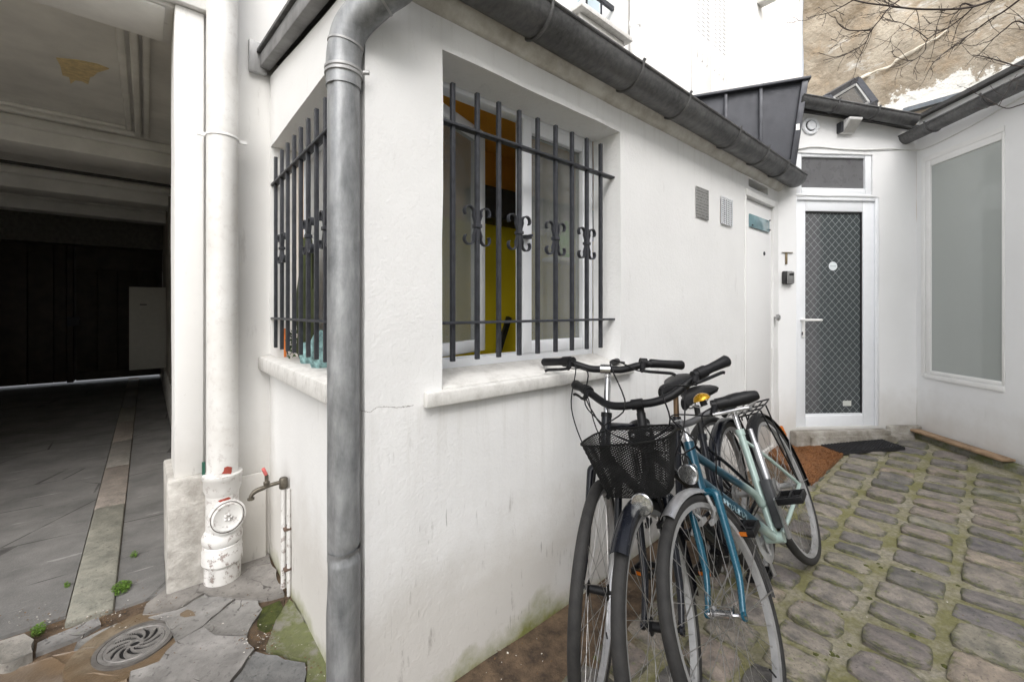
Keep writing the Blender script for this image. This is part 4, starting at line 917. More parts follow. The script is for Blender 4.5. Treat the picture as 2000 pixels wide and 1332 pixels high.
k = MB(); k.prism([(sh - .015, zb_), (sh + .03, zb_), (.03, zt_), (-.015, zt_)], -.034 * sgn, .0 * sgn, lambda x_, z, y: (x_, y, z)); k.build('edge_trim', DARK, cs, bevel=.004)
part('cap', DARK, cs, (-.03, dl, -.05 if sgn > 0 else -.46, .46 if sgn > 0 else .05, zt_ + .0005, zt_ + .022), bevel=.003)
q = hit(1556, 252, P1, dn); part('maker_tag', PAINTW, cs, ((q - P1).dot(dc) - .013, (q - P1).dot(dc) + .013, -.0365 * sgn if sgn > 0 else .0345, -.0345 * sgn if sgn > 0 else .0365, q.z - .025, q.z + .025))
# open roof window on the house roof
A_, B_, C_ = hit(1614, 192, Vector((0, 4.15, 0)), Vector((0, 1, 0))), hit(1672, 158, Vector((0, 4.5, 0)), Vector((0, 1, 0))), hit(1706, 204, Vector((0, 4.2, 0)), Vector((0, 1, 0)))
D_ = A_ + C_ - B_
sk = thing('roof_window', 'dark framed roof window propped open above the house gutter', 'roof window', (A_ + C_) / 2); o_ = (A_ + C_) / 2
m = MB()
for p, q in ((A_, B_), (B_, C_), (C_, D_), (D_, A_)): m.tube([p - o_, q - o_], .045, 4)
m.build('frame', DARK, sk, smooth=0)
nn = (B_ - A_).cross(C_ - B_).normalized(); m = MB()
c4 = [(A_ + (o_ - A_) * .25) - o_, (B_ + (o_ - B_) * .25) - o_, (C_ + (o_ - C_) * .25) - o_, (D_ + (o_ - D_) * .25) - o_]
m.add([p for p in c4] + [p + nn * .01 for p in c4], [(0,1,2,3),(7,6,5,4),(0,4,5,1),(1,5,6,2),(2,6,7,3),(3,7,4,0)]); m.build('pane', simple('sky_grey_glass', (.08, .08, .08), .2), sk)
m = MB()
for i in range(4): m.tube([c4[i] - nn * .01, c4[(i+1)%4] - nn * .01], .014, 4)
m.build('inner_frame', simple('grey_sash', (.3, .3, .29), .5), sk, smooth=0)
part('support', DARK, sk, (-.06, .06, -.03, .03, 2.9 - o_.z, D_.z - o_.z + .1))
# zinc-edged roof further back on the right
e0, e1 = hit(1764, 212, Vector((0, 5.0, 0)), Vector((0, 1, 0))), hit(1990, 148, Vector((0, 4.3, 0)), Vector((0, 1, 0)))
fl = thing('lean_to_roof', 'thin blue grey zinc edge of a lean-to roof below the rubble wall', 'roof', e0); de = e1 - e0; L = de.length
BZ = _zinc('blue_zinc', (.13, .15, .17), (.24, .26, .28))
m = MB(); m.add([(0,0,-.05), tuple(de + Vector((0,0,-.05))), tuple(de + Vector((1.2,1.6,.2))), (1.2,1.6,.2), (0,0,.0), tuple(de), tuple(de + Vector((1.2,1.6,.26))), (1.2,1.6,.26)], [(0,1,5,4),(1,2,6,5),(2,3,7,6),(3,0,4,7),(4,5,6,7),(3,2,1,0)]); m.build('roof_sheet', BZ, fl)
m = MB(); m.add([(.03,.06,-.06), tuple(de + Vector((.03,.06,-.06))), tuple(de + Vector((.03,.06,-1.6))), (.03,.06,-1.6), (.2,.4,-.06), tuple(de + Vector((.2,.4,-.06))), tuple(de + Vector((.2,.4,-1.6))), (.2,.4,-1.6)], [(0,1,2,3),(7,6,5,4),(0,4,5,1),(1,5,6,2),(2,6,7,3),(3,7,4,0)]); m.build('wall', simple('tan_plaster', (.5, .42, .33), .9, var=.15, scale=5), fl)
# thin white drainpipe on the tall facade
q = mainp(1240, 60, FY - .07); t = thing('white_drainpipe', 'slim white drainpipe on the tall facade right of the upper window', 'drainpipe', wor(q.x, FY - .07, 0), AROT)
m = MB(); m.lathe([(.05, 2.6), (.05, 8)], 20); m.build('pipe', PAINTW, t)
m = MB(); m.lathe([(.050, q.z + .02), (.057, q.z + .03), (.057, q.z + .09), (.050, q.z + .1)], 20, caps=False); m.build('collar', PAINTW, t)

# ================================================================ doormats
def mat_quad(pix, name, label, matl, th, lift, ridges=0, rows=0):
    P = [ground(x, y) for x, y in pix]; c = sum(P, Vector()) / 4
    t = thing(name, label, 'doormat', (c.x, c.y, c.z)); m = MB(); n = 22
    def S(u, v): 
        p = P[0].lerp(P[1], u).lerp(P[3].lerp(P[2], u), v); p = Vector((p.x, p.y, gz(p.x))); return p - c
    vs = []
    for k in (0, 1):
        for j in range(n + 1):
            for i in range(n + 1):
                p = S(i / n, j / n); vs.append((p.x, p.y, p.z + lift + (th if k else -.01) + noise.noise((p.x * 5, p.y * 5, 2)) * .004))
    N1 = (n + 1) ** 2; fs = []
    for j in range(n):
        for i in range(n):
            a = j*(n+1)+i; fs += [(a, a+n+1, a+n+2, a+1), (N1+a, N1+a+1, N1+a+n+2, N1+a+n+1)]
    for i in range(n):
        for a, b in ((i, i+1), (n*(n+1)+i+1, n*(n+1)+i), ((i+1)*(n+1), i*(n+1)), (i*(n+1)+n, (i+1)*(n+1)+n)): fs.append((a, b, N1+b, N1+a))
    m.add(vs, fs); m.build('base', matl, t, smooth=60)
    if ridges:
        k = MB()
        for j in range(ridges):
            for i in range(ridges):
                u, v = (i + .5) / ridges, (j + .5) / ridges; p = S(u, v); q = (S(u + .3 / ridges, v) - p); r = (S(u, v + .3 / ridges) - p); z = Vector((0, 0, lift + th))
                vv = [p - q - r, p + q - r, p + q + r, p - q + r]; h = Vector((0, 0, .006)); k.add([a + z - h * .3 for a in vv] + [a * 1 + z + h for a in vv], [(4,5,6,7),(0,1,5,4),(1,2,6,5),(2,3,7,6),(3,0,4,7)])
        o = k.build('knobs', matl, t, smooth=0, recalc=False); o['kind'] = 'stuff'
    if rows:
        k = MB(); rnd = random.Random(4)
        for i in range(rows):
            p = S(rnd.random(), rnd.random()); h = rnd.uniform(.006, .012); d = Vector((rnd.gauss(0, .005), rnd.gauss(0, .005), h)); z = Vector((0, 0, lift + th - .003)); a = Vector((rnd.gauss(0, .0016), rnd.gauss(0, .0016), 0))
            k.add([p + z - a, p + z + a, p + z + d], [(0, 1, 2)])
        o = k.build('bristles', matl, t, smooth=0, recalc=False); o['kind'] = 'stuff'
mat_quad([(1564, 860), (1683, 850), (1768, 879), (1640, 889)], 'rubber_doormat', 'black rubber doormat lying askew before the glazed door', simple('mat_rubber', (.018, .018, .02), .6, var=.3, scale=50), .012, .012, ridges=20)
mat_quad([(1470, 866), (1560, 862), (1647, 890), (1585, 950)], 'coir_doormat', 'rust brown coir doormat half hidden behind the bicycle wheel', simple('coir', (.185, .078, .026), .95, var=.35, scale=30, bump=.6, bscale=200), .014, .006, rows=9000)

# ================================================================ bare tree reaching in from the right
def tree():
    BARK = simple('dark_twig_bark', (.045, .033, .028), .8, var=.3, scale=60)
    base = Vector((3.0, 1.05, gz(3.0))); t = thing('bare_tree', 'leafless tree whose thin branches reach in at the upper right', 'tree', base)
    m = MB(); m.tube(bez([base - base, Vector((.02, .05, 1.2)), Vector((-.02, .15, 2.4)), Vector((.05, .25, 3.4)), Vector((.0, .35, 4.4))], 5), [.075 - .0025 * i for i in range(21)], 12); m.build('trunk', BARK, t)
    rnd = random.Random(11); m = MB(); fork = base + Vector((0, .2, 2.5))
    def pt(px, py, Y): return ray(px, py) * Y + Vector((0, 0, HCAM)) 
    def br(pix, r0, r1=.0016, knots=True):
        P = [pt(*p) - base for p in pix]; Q = bez(P, 5); n = len(Q); m.tube(Q, [r0 + (r1 - r0) * i / (n - 1) for i in range(n)], 6)
        return Q
    def twigs(Q, n, ln, r=.0019, depth=1):
        for _ in range(n):
            i = rnd.randrange(2, len(Q) - 1); p = Q[i]; tg = (Q[i] - Q[i-1]).normalized(); d = (tg + Vector((rnd.gauss(0, .7), rnd.gauss(0, .35), rnd.gauss(-.15, .6)))).normalized(); L = ln * rnd.uniform(.4, 1.1); P = [p]
            for k in range(4): d = (d + Vector((rnd.gauss(0, .22), rnd.gauss(0, .15), rnd.gauss(.05, .22)))).normalized(); P.append(P[-1] + d * L / 4)
            B = bez(P, 3); m.tube(B, [r - (r - .0009) * k / (len(B) - 1) for k in range(len(B))], 5)
            for k in range(2, len(B), 3): m.tube([B[k] - d * .002, B[k] + d * .003], r * 1.15, 5)
            if depth: twigs(B, 2, ln * .45, r * .7, depth - 1)
    root = [(3000, -420, 1.25), (2500, -240, 1.6)]
    B1 = br(root + [(2150, -60, 2.1), (1995, -22, 2.35), (1900, 14, 2.45), (1805, 19, 2.5), (1735, 12, 2.55), (1665, 0, 2.6), (1560, -40, 2.65)], .0085, .004)
    B2 = br([(1905, 10, 2.45), (1885, 30, 2.5), (1852, 55, 2.55), (1812, 77, 2.6), (1806, 100, 2.62), (1780, 119, 2.65), (1745, 111, 2.68)], .004)
    B3 = br([(1772, -10, 2.5), (1738, 15, 2.5), (1718, 40, 2.52), (1700, 62, 2.55), (1690, 84, 2.58), (1658, 104, 2.6), (1608, 119, 2.62)], .004)
    B4 = br([(1900, 12, 2.45), (1880, 8, 2.46), (1865, 28, 2.5), (1830, 24, 2.5)], .005)
    B5 = br([(2030, -30, 2.3), (1965, 20, 2.4), (1935, 38, 2.45), (1905, 60, 2.5), (1870, 85, 2.5), (1843, 105, 2.5), (1820, 126, 2.52)], .006)
    B6 = br(root[1:] + [(2120, 60, 2.1), (2040, 70, 2.3), (1990, 42, 2.4), (1960, 60, 2.45), (1935, 80, 2.48), (1920, 84, 2.5)], .006, .002)
    B7 = br(root[1:] + [(2200, 150, 2.0), (2040, 130, 2.3), (1990, 130, 2.4), (1960, 122, 2.45), (1925, 112, 2.5), (1900, 108, 2.5)], .006, .002)
    B8 = br([(1700, 60, 2.55), (1660, 60, 2.6), (1640, 50, 2.6), (1630, 32, 2.6)], .004)
    B9 = br([(1665, 2, 2.6), (1640, 16, 2.65), (1618, 26, 2.66), (1588, 32, 2.68)], .004)
    B10 = br(root[1:] + [(2200, 260, 2.1), (2060, 190, 2.3), (1995, 205, 2.4), (1965, 212, 2.45), (1930, 196, 2.5)], .005, .002)
    B11 = br([(1812, 77, 2.6), (1790, 60, 2.62), (1762, 46, 2.65), (1736, 40, 2.68)], .003)
    for Q, n, ln in ((B1, 22, .34), (B2, 9, .22), (B3, 11, .24), (B4, 3, .15), (B5, 8, .22), (B6, 7, .22), (B7, 10, .26), (B8, 4, .14), (B9, 5, .16), (B10, 6, .22), (B11, 4, .14)): twigs(Q, n, ln)
    m.build('branches', BARK, t, recalc=False, smooth=60)
tree()

# ================================================================ things behind the side window bars
def inside_items():
    OL = simple('olive_cloth', (.045, .055, .018), .95, var=.35, scale=9, bump=.3, bscale=40)
    y = sidep(592, 500, .09).y; t = thing('olive_coat', 'dark olive folded cloth standing behind the side window bars', 'cloth', wor(.09, y, 1.04), AROT)
    m = MB(); vs = []; n = 20; prof = [(.05, 0), (.085, .04), (.075, .12), (.09, .22), (.085, .34), (.07, .44), (.06, .52), (.045, .58), (.012, .63)]
    for j, (r, z) in enumerate(prof):
        for k in range(n):
            a = 2 * math.pi * k / n; q = r * (1 + .28 * math.sin(5 * a + z * 6) * (1 - .3 * z)) ; vs.append((.35 * q * math.cos(a) + .01, q * math.sin(a) - .06 * z, z))
    m.add(vs, [(i*n+k, i*n+(k+1)%n, (i+1)*n+(k+1)%n, (i+1)*n+k) for i in range(len(prof)-1) for k in range(n)] + [tuple((len(prof)-1)*n+k for k in range(n))]); m.build('cloth', OL, t, smooth=60)
    def pot(px, name, label, cat, mt, r, h, x=.075):
        y = sidep(px, 650, x).y; o = thing(name, label, cat, wor(x, y, 1.034), AROT); m = MB(); m.lathe([(r * .8, 0), (r * 1.05, h * .3), (r * .95, h * .75), (r * .6, h), (r * .4, h * 1.05)], 14); m.build('body', mt, o, wob=.010, wf=30)
    TE = simple('teal_print', (.20, .33, .33), .8, var=.8, scale=35)
    pot(600, 'print_bag', 'small teal and white bag on the side window ledge, left of the other', 'bag', TE, .035, .09); pot(625, 'print_bag', 'crumpled teal and white bag on the side window ledge next to the downpipe', 'bag', TE, .042, .15)
    y = sidep(557, 660, .06).y; o = thing('orange_stick', 'thin orange stick on the side window ledge', 'stick', wor(.06, y, 1.034), AROT); m = MB(); m.tube([(0, 0, 0), (0, .004, .15)], .007, 8); m.build('rod', simple('orange_plastic', (.55, .16, .03), .5), o)
    y = sidep(572, 660, .07).y; o = thing('ledge_plant', 'small dark green plant on the side window ledge', 'plant', wor(.07, y, 1.034), AROT); m = MB(); rnd = random.Random(3)
    for i in range(90):
        a = rnd.random() * 6.28; r = .035 * rnd.random(); p = Vector((r * math.cos(a), r * math.sin(a), rnd.uniform(.01, .14))); d = Vector((rnd.gauss(0, 1), rnd.gauss(0, 1), rnd.gauss(0, 1))).normalized() * .014; e = d.orthogonal().normalized() * .006; m.add([p - d, p + e, p + d, p - e], [(0, 1, 2, 3)])
    m.build('leaves', simple('dark_leaf', (.03, .06, .015), .7, var=.4, scale=40), o, recalc=False, smooth=0)
    q = mainp(1103, 470, .34); o = thing('green_bottle', 'bright green bottle standing indoors behind the frosted pane', 'bottle', wor(q.x, .33, q.z - .10), AROT)
    m = MB(); m.lathe([(.04, 0), (.042, .01), (.042, .12), (.016, .16), (.016, .2)], 16); m.build('body', simple('green_plastic', (.12, .5, .02), .4), o)
    part('shelf', PVC, o, (-.12, .12, -.05, .06, -.02, -.002))
inside_items()
q = mainp(1215, 692, -.05); t = thing('bicycle_light', 'small black bicycle light lying on the window sill', 'bicycle light', wor(q.x, -.014, 1.014), AROT + .3)
m = MB(); m.lathe([(.012, -.04), (.015, -.03), (.016, .02), (.011, .032)], 12, Matrix.Translation((0, 0, .016)) @ Matrix.Rotation(R_(90), 4, 'Y')); m.build('body', BLACK, t)
m = MB(); m.tube([(.02, 0, .012), (.05, -.01, .01), (.075, -.02, .006)], .004, 6); m.build('strap', BLACK, t)
# ================================================================ unseen building added behind the camera to dim the passage
OPP = thing('unseen_shading_building', 'unseen pale building added behind the camera to dim the passage', 'building', wor(0, -6.2, 0), AROT)
part('wall', WHITE_B, OPP, (-6, 9, -.3, 0, -.1, 7.5))
for i in range(5):
    x = -4.2 + i * 2.4; part('pane', GLASSB, part('window', PVC, OPP, (x, x + 1.0, .001, .04, 1.0, 2.5), bevel=.01), (x + .08, x + .92, .041, .045, 1.08, 2.42))
    part('pane', GLASSB, part('window', PVC, OPP, (x, x + 1.0, .001, .04, 4.0, 5.5), bevel=.01), (x + .08, x + .92, .041, .045, 4.08, 5.42))
# ================================================================ litter and moss tufts lying in the joints
def litter():
    rnd = random.Random(5); m = MB(); k = MB()
    def flake(p, s, b):
        a = rnd.random() * 6.28; u = Vector((math.cos(a), math.sin(a), rnd.uniform(-.2, .3))) * s; v = Vector((-math.sin(a), math.cos(a), rnd.uniform(-.2, .3))) * s * rnd.uniform(.3, .8); b.add([p - u, p + v * .8, p + u, p - v], [(0, 1, 2, 3)])
    for px, py, sx, sy, n in ((120, 1215, 60, 14, 170), (215, 1205, 22, 10, 90), (300, 1180, 40, 25, 60), (505, 1250, 22, 14, 130), (430, 1210, 90, 50, 40), (1010, 1270, 70, 45, 90), (1150, 1200, 50, 60, 50), (1700, 1150, 220, 120, 110), (620, 1300, 20, 25, 60)):
        for _ in range(n):
            x, y = rnd.gauss(px, sx), rnd.gauss(py, sy)
            if y < 700: continue
            p = ground(x, y); q = loc(p)
            if q.y > 0 and q.x > -.02: continue
            flake(p + Vector((0, 0, rnd.uniform(.003, .009))), rnd.uniform(.0015, .0055), m if rnd.random() < .8 else k)
    o = m.build('leaf_litter', simple('dead_leaf', (.13, .075, .035), .9, var=.6, scale=90), None, recalc=False, smooth=0); tag(o, 'brown leaf crumbs scattered in the paving joints', 'litter', kind='stuff')
    o = k.build('grit', simple('pale_grit', (.55, .52, .47), .9, var=.3), None, recalc=False, smooth=0); tag(o, 'pale grit scattered over the paving', 'grit', kind='stuff')
    t = MB()
    for _ in range(900):
        x = rnd.uniform(.2, 3.9); y = -.245 - rnd.random() * 2.6; c = wor(x, y)
        if noise.noise((x * 1.7, y * 1.7, 8)) < .05 or (c - K0).dot(RV) > -.2 or (c - D0).dot(DV) > -.2: continue
        r = rnd.uniform(.006, .016); z = gz(c.x) - .014; n = 6; vs = []
        for f, h in ((1, 0), (.75, .5), (.3, .8)):
            for i in range(n): a = 6.283 * i / n; q = r * f * rnd.uniform(.7, 1.2); vs.append((c.x + q * math.cos(a), c.y + q * math.sin(a), z + h * r * .8))
        t.add(vs, [(j*n+i, j*n+(i+1)%n, (j+1)*n+(i+1)%n, (j+1)*n+i) for j in range(2) for i in range(n)] + [tuple(2*n+i for i in range(n))])
    o = t.build('moss', simple('joint_moss', (.075, .08, .018), .95, var=.5, scale=40, bump=.8, bscale=200), None, recalc=False, smooth=60); tag(o, 'olive moss growing between the cobbles', 'moss', kind='stuff')
litter()
# ================================================================ bicycles leaning on each other against the wall
def _tyre():
    n = N('tyre_rubber'); x, y, z = n.xyz(); a = n.math('ARCTAN2', z, x); w1 = n.math('FRACT', n.math('ADD', n.math('MULTIPLY', a, 26), n.math('MULTIPLY', n.math('ABSOLUTE', y), 90)))
    r = n.math('SQRT', n.math('ADD', n.math('MULTIPLY', x, x), n.math('MULTIPLY', z, z)))
    tr = n.math('MULTIPLY', n.math('GREATER_THAN', w1, .55), n.math('GREATER_THAN', r, .334))
    n.col(n.mix(n.ramp(n.noise(12, 6, .7), (.35, 0), (.7, 1)), (.010, .010, .010), (.034, .032, .030))).rough(.75); n.bump(tr, .6, .002); return n.m
TYRE = _tyre()
ALU = _zinc('brushed_aluminium', (.36, .36, .37), (.58, .58, .59), r=.35, metal=.75); ALUD = _zinc('dull_rim', (.28, .28, .28), (.52, .52, .52), r=.45, metal=.5)
CHROME = simple('chrome', (.62, .62, .63), .16, 1, var=.05); SPOKE = simple('spoke_steel', (.42, .41, .40), .35, .85, var=.15)
BLK = simple('gloss_black_paint', (.007, .008, .012), .22, var=.2, scale=20, Specular_IOR_Level=.4); BLKM = simple('black_plastic', (.008, .008, .009), .48, var=.3, scale=60, bump=.1, Specular_IOR_Level=.3)
GREYB = simple('grey_handlebar', (.17, .17, .175), .4, .5, var=.15); AMBER = simple('amber_reflector', (.55, .15, .015), .25)
def _fade():
    n = N('teal_to_mint_paint'); x, y, z = n.xyz()
    f = n.ramp(n.math('ADD', n.math('ADD', x, n.math('MULTIPLY', z, .12)), n.math('MULTIPLY', n.noise(30, 3), .012)), (.575, 0), (.665, 1))
    c = n.mix(f, (.40, .51, .47), (.003, .058, .098)); c = n.mix(n.ramp(n.noise(48, 7, .75), (.68, 0), (.72, .7)), c, (.33, .32, .30))
    n.col(c).rough(.28).set(Coat_Weight=.4, Metallic=.15); return n.m
FADE = _fade(); TEAL = simple('teal_fork_paint', (.005, .078, .125), .25, .15, var=.12, scale=12, Coat_Weight=.4)
LENS = simple('headlight_lens', (.60, .61, .60), .12, .9, var=.5, scale=70, bump=.35, bscale=90)
RW = .345
def wheel(parent, M, hubmat, rimmat, seed, refl=False):
    m = MB(); pr = [(.300, -.011), (.300, .011), (.316, .0125), (.318, .009), (.308, .007), (.308, -.007), (.318, -.009), (.316, -.0125)]; n = 72; vs = []; L = len(pr)
    for i in range(n):
        t = 2 * math.pi * i / n
        for r, y in pr: vs.append((r * math.cos(t), y, r * math.sin(t)))
    m.add(vs, [(i*L+k, i*L+(k+1)%L, ((i+1)%n)*L+(k+1)%L, ((i+1)%n)*L+k) for i in range(n) for k in range(L)])
    w = m.build('wheel', rimmat, parent, smooth=30); w.matrix_local = M
    m = MB(); m.torus(.3275, .0175, n=84, k=12, rz=.0185); m.build('tyre', TYRE, w, smooth=180)
    m = MB(); Y = Matrix.Rotation(R_(90), 4, 'X'); m.lathe([(.006, -.056), (.006, -.036), (.024, -.035), (.024, -.031), (.013, -.026), (.013, .026), (.024, .031), (.024, .035), (.006, .036), (.006, .056)], 18, Y); m.lathe([(.010, .05), (.010, .062)], 8, Y); m.lathe([(.010, -.062), (.010, -.05)], 8, Y); m.build('hub', hubmat, w)
    m = MB(); N_ = 32
    for k in range(N_):
        s = 1 if k % 2 else -1; a = 2 * math.pi * k / N_; o = a + (1 if (k // 2) % 2 else -1) * 1.15
        m.tube([(.022 * math.cos(o), .033 * s, .022 * math.sin(o)), (.301 * math.cos(a), .003 * s, .301 * math.sin(a))], .00105, 4)
        m.tube([(.288 * math.cos(a), .0035 * s, .288 * math.sin(a)), (.301 * math.cos(a), .003 * s, .301 * math.sin(a))], .0018, 5)
    o = m.build('spokes', SPOKE, w, recalc=False); o['kind'] = 'stuff'
    m = MB(); a = seed; m.tube([(.301 * math.cos(a), 0, .301 * math.sin(a)), (.262 * math.cos(a), 0, .262 * math.sin(a))], .003, 6); m.build('valve', BLKM, w)
    if refl:
        for a in refl: m = MB(); m.M = Matrix.Rotation(-a, 4, 'Y'); m.box(.19, .275, -.006, .006, -.016, .016); m.build('reflector', AMBER, w, bevel=.005)
    return w
def fender(parent, mat, cx, a0, a1, M=None, r=.366, hw=.027, stays=True, name='mudguard'):
    m = MB(); n = 30; vs = []; K = 9
    for side in (0, .0025):
        for i in range(n + 1):
            a = R_(a0 + (a1 - a0) * i / n)
            for k in range(K): q = -1 + 2 * k / (K - 1); rr = r - .016 * q * q - side; vs.append((cx + rr * math.cos(a), hw * q, RW + rr * math.sin(a)))
    S = (n + 1) * K; fs = []
    for i in range(n):
        for k in range(K - 1): b = i*K+k; fs += [(b, b+1, b+K+1, b+K), (S+b, S+b+K, S+b+K+1, S+b+1)]
        fs += [(i*K, i*K+K, S+i*K+K, S+i*K), (i*K+K-1, S+i*K+K-1, S+(i+1)*K+K-1, (i+1)*K+K-1)]
    fs += [tuple(list(range(K)) + list(range(S + K - 1, S - 1, -1))), tuple(list(range(n*K+K-1, n*K-1, -1)) + list(range(S + n*K, S + n*K + K)))]
    m.add(vs, fs); o = m.build(name, mat, parent, smooth=50)
    if M is not None: o.matrix_local = M
    if stays:
        m = MB()
        for s in (-1, 1):
            for f in (.78, .97): a = R_(a0 + (a1 - a0) * f); m.tube([(cx, s * .052, RW), (cx + (r - .012) * math.cos(a), s * hw, RW + (r - .012) * math.sin(a))], .0022, 5)
        m.build('mudguard_stays', SPOKE, o)
    return o
def saddle(parent, at, mat, tilt=0):
    m = MB(); vs = []; st = [(-.13, .045, .0), (-.125, .075, .008), (-.10, .088, .018), (-.05, .078, .016), (0, .048, .008), (.06, .03, .006), (.11, .022, .004), (.135, .014, -.004)]; K = 14
    for x, wd, z in st:
        for k in range(K):
            a = 2 * math.pi * k / K; c, s_ = math.cos(a), math.sin(a); vs.append((x, wd * c, z + (.016 * s_ if s_ > 0 else .03 * s_) - .010 * (abs(c) ** 3)))
    m.add(vs, [(i*K+k, i*K+(k+1)%K, (i+1)*K+(k+1)%K, (i+1)*K+k) for i in range(len(st)-1) for k in range(K)] + [tuple(range(K-1, -1, -1)), tuple((len(st)-1)*K+k for k in range(K))])
    o = m.build('saddle', mat, parent, smooth=60); o.location = at; o.rotation_euler = (0, tilt, 0)
    k = MB()
    for s in (-1, 1): k.tube(bez([(-.10, .04 * s, -.02), (-.05, .022 * s, -.045), (.03, .02 * s, -.045), (.10, .008 * s, -.015)], 3), .0035, 6)
    k.build('saddle_rails', SPOKE, o); return o
def bike(spec):
    Xr, Yr, yaw, lean, steer, wb = spec['P']; hd = Vector((math.cos(yaw), math.sin(yaw), 0)); zr, zf = gz(Xr), gz(Xr + hd.x * wb)
    fx = Vector((hd.x, hd.y, (zf - zr) / wb)).normalized(); left = Vector((-hd.y, hd.x, 0)); up = fx.cross(left)
    L = left * math.cos(lean) - up * math.sin(lean); UP = up * math.cos(lean) + left * math.sin(lean)
    MW = Matrix(((fx.x, L.x, UP.x, Xr), (fx.y, L.y, UP.y, Yr), (fx.z, L.z, UP.z, zr), (0, 0, 0, 1)))
    t = thing('bicycle', spec['label'], 'bicycle', (0, 0, 0), 0, 'bicycles leaning against the annex wall'); t.matrix_world = MW @ Matrix.Translation((0, 0, .003))
    ha = R_(70); ax = Vector((-math.cos(ha), 0, math.sin(ha))); fc = Vector((wb - .05 / math.sin(ha), 0, RW))
    MS = Matrix.Translation(fc) @ Matrix.Rotation(steer, 4, ax) @ Matrix.Translation(-fc)
    axp = lambda z: fc + ax * ((z - RW) / math.sin(ha))
    HT, HL = axp(spec['ht']), axp(spec['hl']); BB = Vector((.44, 0, .285)); stz = spec['st']; ST = Vector((.44 - (stz - .285) / math.tan(R_(72)), 0, stz)); SD = (ST - BB).normalized()
    fm, fk = spec['frame'], spec['fork']
    # frame
    m = MB(); m.tube([HL - ax * .004, HT + ax * .004], .019, 16); m.tube([BB, ST], .0155, 14)
    if spec['style'] == 'mixte':
        J = BB + SD * .15; A = HT - ax * .035; m.tube(bez([A, A.lerp(J, .5), A.lerp(J, .86), J + Vector((.03, 0, -.012)), J], 5), .0155, 14)
    else: m.tube([HT - ax * .03, ST - SD * .04], .0145, 14)
    m.tube([HL + ax * .03, BB], .0185, 16); m.lathe([(.022, -.036), (.022, .036)], 16, Matrix.Translation(BB) @ Matrix.Rotation(R_(90), 4, 'X'))
    for s in (-1, 1):
        m.tube(bez([BB + Vector((-.02, .02 * s, 0)), Vector((.30, .042 * s, .305)), Vector((.1, .06 * s, .335)), Vector((0, .064 * s, RW))], 4), .009, 10)
        m.tube([ST - SD * .045 + Vector((0, .014 * s, 0)), Vector((.12, .045 * s, .55)) if 0 else (ST - SD * .045).lerp(Vector((0, 0, RW)), .4) + Vector((0, .04 * s, 0)), Vector((0, .064 * s, RW))], .0075, 10)
    fr = m.build('frame', fm, t, smooth=60)
    m = MB(); m.tube([HT + ax * .004, HT + ax * .02], .021, 16); m.tube([HL - ax * .012, HL - ax * .003], .0215, 16); m.build('headset', BLKM if spec['dark'] else CHROME, fr)
    # seat
    S1 = ST + SD * spec['seat']; m = MB(); m.tube([ST - SD * .03, S1], .0125, 12); m.build('seatpost', spec['post'], t); m = MB(); m.tube([ST - SD * .012, ST + SD * .014], .020, 12); m.build('seat_clamp', fm, t)
    saddle(t, S1 + Vector((.0, 0, .04)), BLKM, spec.get('tilt', 0))
    # drive train
    m = MB(); Y = Matrix.Translation(BB + Vector((0, -.045, 0))) @ Matrix.Rotation(R_(90), 4, 'X'); m.lathe([(.058, -.002), (.090, -.002), (.094, 0), (.090, .002), (.058, .002)], 40, Y, caps=False); m.tube([BB + Vector((-.07, -.045, .0)), BB + Vector((.07, -.045, 0))], .007, 6); m.tube([BB + Vector((0, -.045, -.07)), BB + Vector((0, -.045, .07))], .007, 6); m.build('chainring', ALUD if not spec['dark'] else BLKM, t)
    ca = spec['crank']; cd = Vector((math.cos(ca), 0, math.sin(ca)))
    for s in (-1, 1):
        m = MB(); e = BB + cd * .17 * s + Vector((0, .078 * s, 0)); m.tube([BB + Vector((0, .055 * s, 0)), BB + cd * .09 * s + Vector((0, .068 * s, 0)), e], [.015, .011, .012], 10, flat=.7); c_ = m.build('crank', ALU if not spec['dark'] else ALUD, t)
        m = MB(); px = [(-.048, .048)]; y0 = e.y + .012 * s; 
        for a, b in ((-.048, -.040), (.040, .048)): m.box(e.x + a, e.x + b, min(y0, y0 + .095 * s), max(y0, y0 + .095 * s), e.z - .012, e.z + .012)
        for k in (0, .044, .087): m.box(e.x - .0398, e.x + .0398, min(y0 + k * s, y0 + (k + .008) * s), max(y0 + k * s, y0 + (k + .008) * s), e.z - .0115, e.z + .0115)
        m.tube([(e.x, e.y, e.z), (e.x, y0 + .09 * s, e.z)], .006, 8); pd = m.build('pedal', BLKM, t, bevel=.001)
        if spec['dark']: part('pedal_reflector', AMBER, pd, (e.x + .0485, e.x + .051, min(y0 + .02 * s, y0 + .07 * s), max(y0 + .02 * s, y0 + .07 * s), e.z - .007, e.z + .007))
    m = MB()
    for z in (.092, -.092): m.tube([(BB.x, -.045, BB.z + z), (0, -.045, RW + z * .42)], .0035, 5, flat=.6)
    m.build('chain', simple('chain_steel', (.06, .05, .045), .5, .6), t)
    m = MB(); m.lathe([(.02, -.006), (.043, -.004), (.043, -.001), (.034, .001), (.034, .004), (.02, .006)], 20, Matrix.Translation((0, -.045, RW)) @ Matrix.Rotation(R_(90), 4, 'X')); m.build('sprocket', ALUD, t)
    # wheels and fork
    wheel(t, Matrix.Translation((0, 0, RW)) @ Matrix.Rotation(.3, 4, 'Y'), ALUD, spec['rim'], 1.0)
    wheel(t, MS @ Matrix.Translation((wb, 0, RW)), spec['hub'], spec['rim'], 4.2, spec.get('refl'))
    m = MB(); CR = axp(spec['hl'] - .012)
